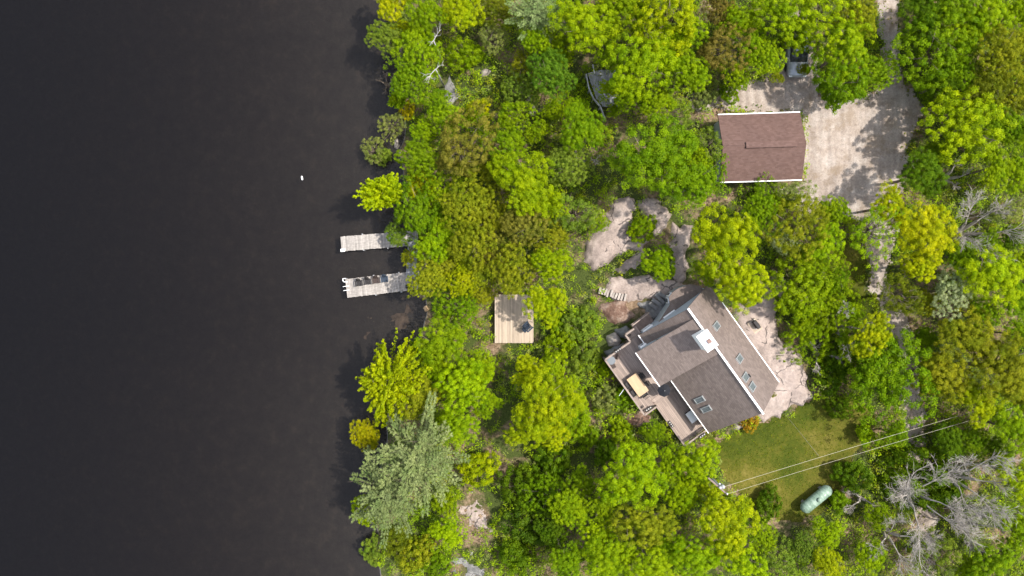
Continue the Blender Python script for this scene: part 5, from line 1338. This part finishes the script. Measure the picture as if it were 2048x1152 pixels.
T('lump', 1620, 530, 34, 'mid', "green tree between the bright lime tree and the cottage's granite", hs=0.8)
T('fine', 1664, 560, 34, 'green', "green tree on the lawn side of the wide fine-leaved one", hs=0.7)
T('fine', 1668, 606, 34, 'mid', "green tree left of the small green one by the shaded grass", hs=0.7)
T('lump', 1694, 690, 30, 'green', "green tree between the dead twigs and the bright yellow-lime tree", hs=0.8)
T('lump', 1108, 736, 30, 'lime', "lime tree at the upper shoulder of the big yellow-lime maple", hs=0.9)
T('lump', 1104, 872, 32, 'ylime', "yellow-lime tree at the lower edge of the big yellow-lime maple", hs=0.8)
T('lump', 878, 742, 36, 'mid', "green tree between the shore tree and the large lime-green one")
T('lump', 972, 806, 32, 'mid', "green tree at the lower right of the large lime-green tree", hs=0.9)
T('lump', 966, 738, 30, 'lime', "lime tree just below the platform's lower left corner", hs=0.8)
T('shrub', 1150, 846, 28, 'mid', "green bush below the lime tree beside the decks", hs=1.2)
T('lump', 1560, 404, 28, 'mid', "green tree at the garage's lower wall beside the thin pale one", hs=0.7)
T('fine', 1420, 346, 26, 'green', "green tree close to the garage's lower left corner", hs=0.8)
T('lump', 1950, 880, 30, 'green', "green tree beneath the lower power line at its far end", hs=0.8)

# leafless trees
def bare(px, py, zt, R_, label, seed, mat='bare_bark', stems=5, spread=0.8, levels=3, lean=(0, 0), name="bare_tree"):
    x, y, g = GP(px, py); tr, tw = bare_mesh(seed, R_, zt, spread, stems, levels, lean)
    root = empty(name, (x, y, g), label, "tree")
    if levels <= 2: tr.add(tw.v, tw.f); tr.build("branches", mat, root); return root
    tr.build("trunk", mat, root, smooth=True); tw.build("twigs", mat, root)
    return root
bare(1798, 976, 7.5, 3.6, "big bare grey tree at lower right with many brushy branches", 3, stems=6, spread=0.75, lean=(0.15, 0.0))
bare(1880, 945, 8.0, 3.4, "bare grey tree just right of and above the big bare tree", 4, stems=5, spread=0.6, lean=(0.2, 0.25))
bare(1765, 1060, 4.5, 2.4, "bare grey tree at the bottom right below the big bare tree", 5, stems=4, spread=0.8)
bare(1915, 1040, 4.5, 1.9, "small bare tree right of and below the big bare tree", 6, stems=4, spread=0.8)
bare(1718, 994, 2.0, 1.5, "low bare grey branches reaching toward the propane tank", 7, stems=3, spread=1.6, lean=(-0.9, 0))
bare(1905, 470, 7.0, 2.9, "bare grey tree by the right edge with crooked branches", 8, stems=5, spread=0.8, levels=3, lean=(0.25, 0.1))
bare(1880, 360, 5.0, 1.2, "small bare twiggy tree top in front of the biggest lumpy maple", 9, stems=3, spread=0.5, levels=2)
bare(1072, 226, 5.0, 0.9, "tiny bare grey tree among green trees below the brushy clearing", 10, stems=3, spread=0.5, levels=2)
bare(1152, 330, 6.6, 1.5, "bare twigs poking out of the twiggy sage-green tree", 11, stems=3, spread=0.5, levels=2)
bare(1660, 652, 5.5, 1.7, "dead grey twigs between the cottage's granite and the yellow-lime tree", 12, stems=3, spread=0.8, levels=3, lean=(0.3, 0))
bare(1630, 706, 2.2, 1.4, "low dead twigs at the edge of the granite behind the cottage", 13, stems=3, spread=1.0, levels=2)
def dead_branch(px, py, L, ang, label, seed):
    x, y, g = GP(px, py); r = random.Random(seed); m = MB(); z0 = 6.5
    def go(p, a, L, rad, lev):
        pts = [p]; n = 5
        for i in range(n): a += r.uniform(-0.28, 0.28); pts.append(pts[-1]+Vector((math.cos(a)*L/n, math.sin(a)*L/n, r.uniform(-0.02, 0.16))))
        m.tube(pts, [rad*(1-0.75*i/n) for i in range(n+1)], 6, cap=False)
        if lev < 2:
            for k in range(4): q = pts[r.randint(1, n-1)]; go(q, a+r.choice((-1, 1))*r.uniform(0.5, 1.1), L*r.uniform(0.35, 0.55), rad*0.55, lev+1)
    m.tube([(0.2, 0, -0.1), (0.1, 0, z0*0.6), (0, 0, z0)], [0.1, 0.07, 0.045], 7)
    go(Vector((0, 0, z0)), ang, L, 0.042, 0); go(Vector((0, 0, z0)), ang+math.pi*0.93, L*0.55, 0.04, 1)
    o = m.build("dead_tree", 'dead_bark', smooth=True); o.location = (x, y, g); return tag(o, label, "dead tree")
dead_branch(880, 122, 1.1, 1.2, "upper white dead branch near the shore trees, forked like antlers", 3)
dead_branch(884, 174, 1.35, 3.9, "lower white dead branch near the shore, bent like an elbow", 5)
x, y, g = GP(770, 165)
bare(776, 172, 1.4, 0.9, "thin dead shrub standing in the shallows at the upper shore", 15, stems=4, spread=1.2, levels=2, mat='bark')

# ------------------------------------------------------------------ low growth (not countable)
EXCL = [road_poly, lawn_poly, lawn2_poly] + rocks_px
HOUSE_X = [uv_w(u, v) for u, v in ((-0.9, -7.7), (6.0, -7.7), (6.0, -6.4), (10.3, -6.4), (10.3, 3.0), (0.2, 3.0), (-3.4, 2.2), (-3.4, -2.6), (-2.2, -5.0))]
GAR_X = [G(1437, 226, 6.2), G(1612, 226, 6.2), G(1612, 364, 6.2), G(1437, 366, 6.2)]
PLAT_X = [G(986, 690, 1.6), G(986, 586, 1.6), G(1070, 586, 1.6), G(1070, 690, 1.6)]
BARE_PX = [(1010, 868, 44, .95), (960, 1000, 44, .95), (985, 940, 30, .9), (1045, 900, 26, .8), (985, 640, 30, .9), (1000, 692, 24, .8), (932, 66, 16, .9), (900, 180, 22, .8), (912, 210, 14, .8), (1000, 110, 28, .7), (1030, 115, 18, .7), (1440, 402, 46, .55), (1236, 366, 40, .35),
           (870, 612, 14, .8), (1545, 1050, 34, .75), (1300, 500, 30, .5), (1410, 215, 40, .6), (930, 1130, 40, .6), (1055, 940, 22, .6), (1060, 110, 20, .6), (800, 1090, 30, .5), (1300, 590, 70, .9), (1530, 600, 30, 0.8), (1240, 640, 40, .8), (1000, 850, 30, .6)]
def low_growth(n, name, seed, hmax, leafn, lsz, spread, cols, inside=None, dens=None):
    r = np.random.default_rng(seed)
    x = r.uniform(-15, 48, n); y = r.uniform(-28, 28, n)
    z = gz(x, y); ok = z > 0.18
    for p in EXCL: ok &= ~in_poly(x, y, p)
    for p in (HOUSE_X, GAR_X, PLAT_X): ok &= ~in_poly(x, y, p)
    if inside is not None:
        k_ = np.zeros(n, bool); z = gz(x, y)
        for p in inside: k_ |= in_poly(x, y, p)
        ok = k_
        for p in rocks_px + [HOUSE_X]: ok &= ~in_poly(x, y, p)
    else:
        pr_ = np.clip((fbm(x*0.28, y*0.28, 77, 3)-0.30)*5, 0.5, 1.0)
        for px, py, rr, a in BARE_PX:
            bx, by, _ = GP(px, py); pr_ *= 1-a*np.exp(-((x-bx)**2+(y-by)**2)/(rr/PPM)**2)
        ok &= r.uniform(0, 1, n) < pr_
    x, y, z = x[ok], y[ok], z[ok]; m = len(x)
    h = hmax*r.uniform(0.25, 1, m)*np.clip(0.4+fbm(x*0.5, y*0.5, 31, 2), 0.3, 1.2)
    k = np.repeat(np.arange(m), leafn); q = unit(r.normal(0, 1, (len(k), 3)) + np.array([0, 0, 0.5]))
    pos = np.column_stack([x[k], y[k], z[k]]) + np.column_stack([q[:, 0]*spread*r.uniform(0.3, 1, len(k)), q[:, 1]*spread*r.uniform(0.3, 1, len(k)), np.clip(q[:, 2], -0.1, 1)*h[k] + 0.06])
    cidx = np.clip((fbm(x*0.33+9, y*0.33, 91, 3)-0.3)*2.4 + r.normal(0, 0.16, m), 0, 0.999)*len(cols); base = np.array([lin(PAL[c]) for c in cols])[cidx.astype(int)]*KL*(0.7 if name == 'grass' else 1)
    hue = base[k]*(1+r.normal(0, 0.12, (len(k), 1)))
    me = leaf_mesh(name, pos, q+np.array([0, 0, 0.7])+r.normal(0, 0.4, q.shape), lsz*r.uniform(0.6, 1.3, len(k)), np.clip(r.normal(0, 0.18, len(k)), -.5, .5), r, MAT['low_leaf'], hue=np.clip(hue, 0.002, 1))
    return link(name, me, kind='stuff')
low_growth(27000, "undergrowth", 5, 2.2, 34, 0.125, 0.45, ['green', 'mid', 'sageg', 'lime', 'mid', 'sage', 'olive', 'green', 'mid'])
low_growth(90000, "grass", 6, 0.06, 2, 0.09, 0.07, ['deep', 'dolive', 'olive', 'oliveb', 'deep'], inside=[lawn_poly, lawn2_poly])
def gravel_edge():
    r = np.random.default_rng(9); n = 40000; x = r.uniform(12, 40, n); y = r.uniform(-28, 28, n); d = dist_poly(x, y, road_poly); ok = (d < 0.9) & (r.uniform(0, 1, n) < np.exp(-d*3.5)*0.4)
    for p in (GAR_X,): ok &= ~in_poly(x, y, p)
    x, y = x[ok], y[ok]; z = gz(x, y); m = len(x); k = np.repeat(np.arange(m), 5); q = unit(r.normal(0, 1, (len(k), 3))+np.array([0, 0, .6]))
    pos = np.column_stack([x[k]+q[:, 0]*0.12, y[k]+q[:, 1]*0.12, z[k]+0.05+np.abs(q[:, 2])*0.1])
    base = np.array([lin(PAL[c]) for c in ('dolive', 'olive', 'oliveb', 'deep')])[r.integers(0, 4, m)]*KL*0.8
    link("verge_grass", leaf_mesh("verge_grass", pos, q+np.array([0, 0, .6]), 0.13*r.uniform(.6, 1.3, len(k)), r.normal(0, .15, len(k)), r, MAT['low_leaf'], hue=base[k]), kind='stuff')
gravel_edge()
# woods going on beyond the picture's edge, as one mass
def woodland():
    r = np.random.default_rng(77); V = []; Tn = []; Hu = []
    spots = []
    for _ in range(5000):
        x, y = r.uniform(-12, 78), r.uniform(-52, 52); hx = 44.5
        if x < hx+4.0 and abs(y) < 29.5: continue
        if gz1(x, y) < 0.5 or x < (np.interp(576-y*PPM, _shore[:, 0], _shore[:, 1])-1024)/PPM+2: continue
        rr = r.uniform(2.0, 3.6)
        if any((x-a)**2+(y-b)**2 < (0.56*(rr+c))**2 for a, b, c in spots): continue
        if in_poly(np.array([x]), np.array([y]), road_poly)[0]: continue
        spots.append((x, y, rr))
    for x, y, rr in spots:
        me = PROTO['lump'][r.integers(0, len(PROTO['lump']))][0]; n = len(me.polygons)
        co = np.empty(len(me.vertices)*3, np.float32); me.vertices.foreach_get("co", co); co = co.reshape(n, 4, 3)
        pick = r.choice(n, n//11, replace=False); q = co[pick]; m = q.mean(1, keepdims=True); q = m+(q-m)*2.3
        a = r.uniform(0, 6.28); ca, sa = math.cos(a), math.sin(a); q = np.stack([q[..., 0]*ca-q[..., 1]*sa, q[..., 0]*sa+q[..., 1]*ca, q[..., 2]], -1)*rr
        q += np.array([x, y, gz1(x, y)+2.6+1.1*rr]); V.append(q.reshape(-1, 3))
        base = np.array(lin(PAL[['lime', 'green', 'mid', 'deep', 'olive', 'mid'][r.integers(0, 6)]]))*KL
        Hu.append(np.tile(base, (len(pick), 1))); Tn.append(r.normal(0, 0.18, len(pick)))
    V = np.vstack(V); f = np.arange(len(V)).reshape(-1, 4)
    link("woodland", np_mesh("woodland", V, f, MAT['low_leaf'], tint=np.concatenate(Tn), hue=np.vstack(Hu)), kind='stuff')
woodland()
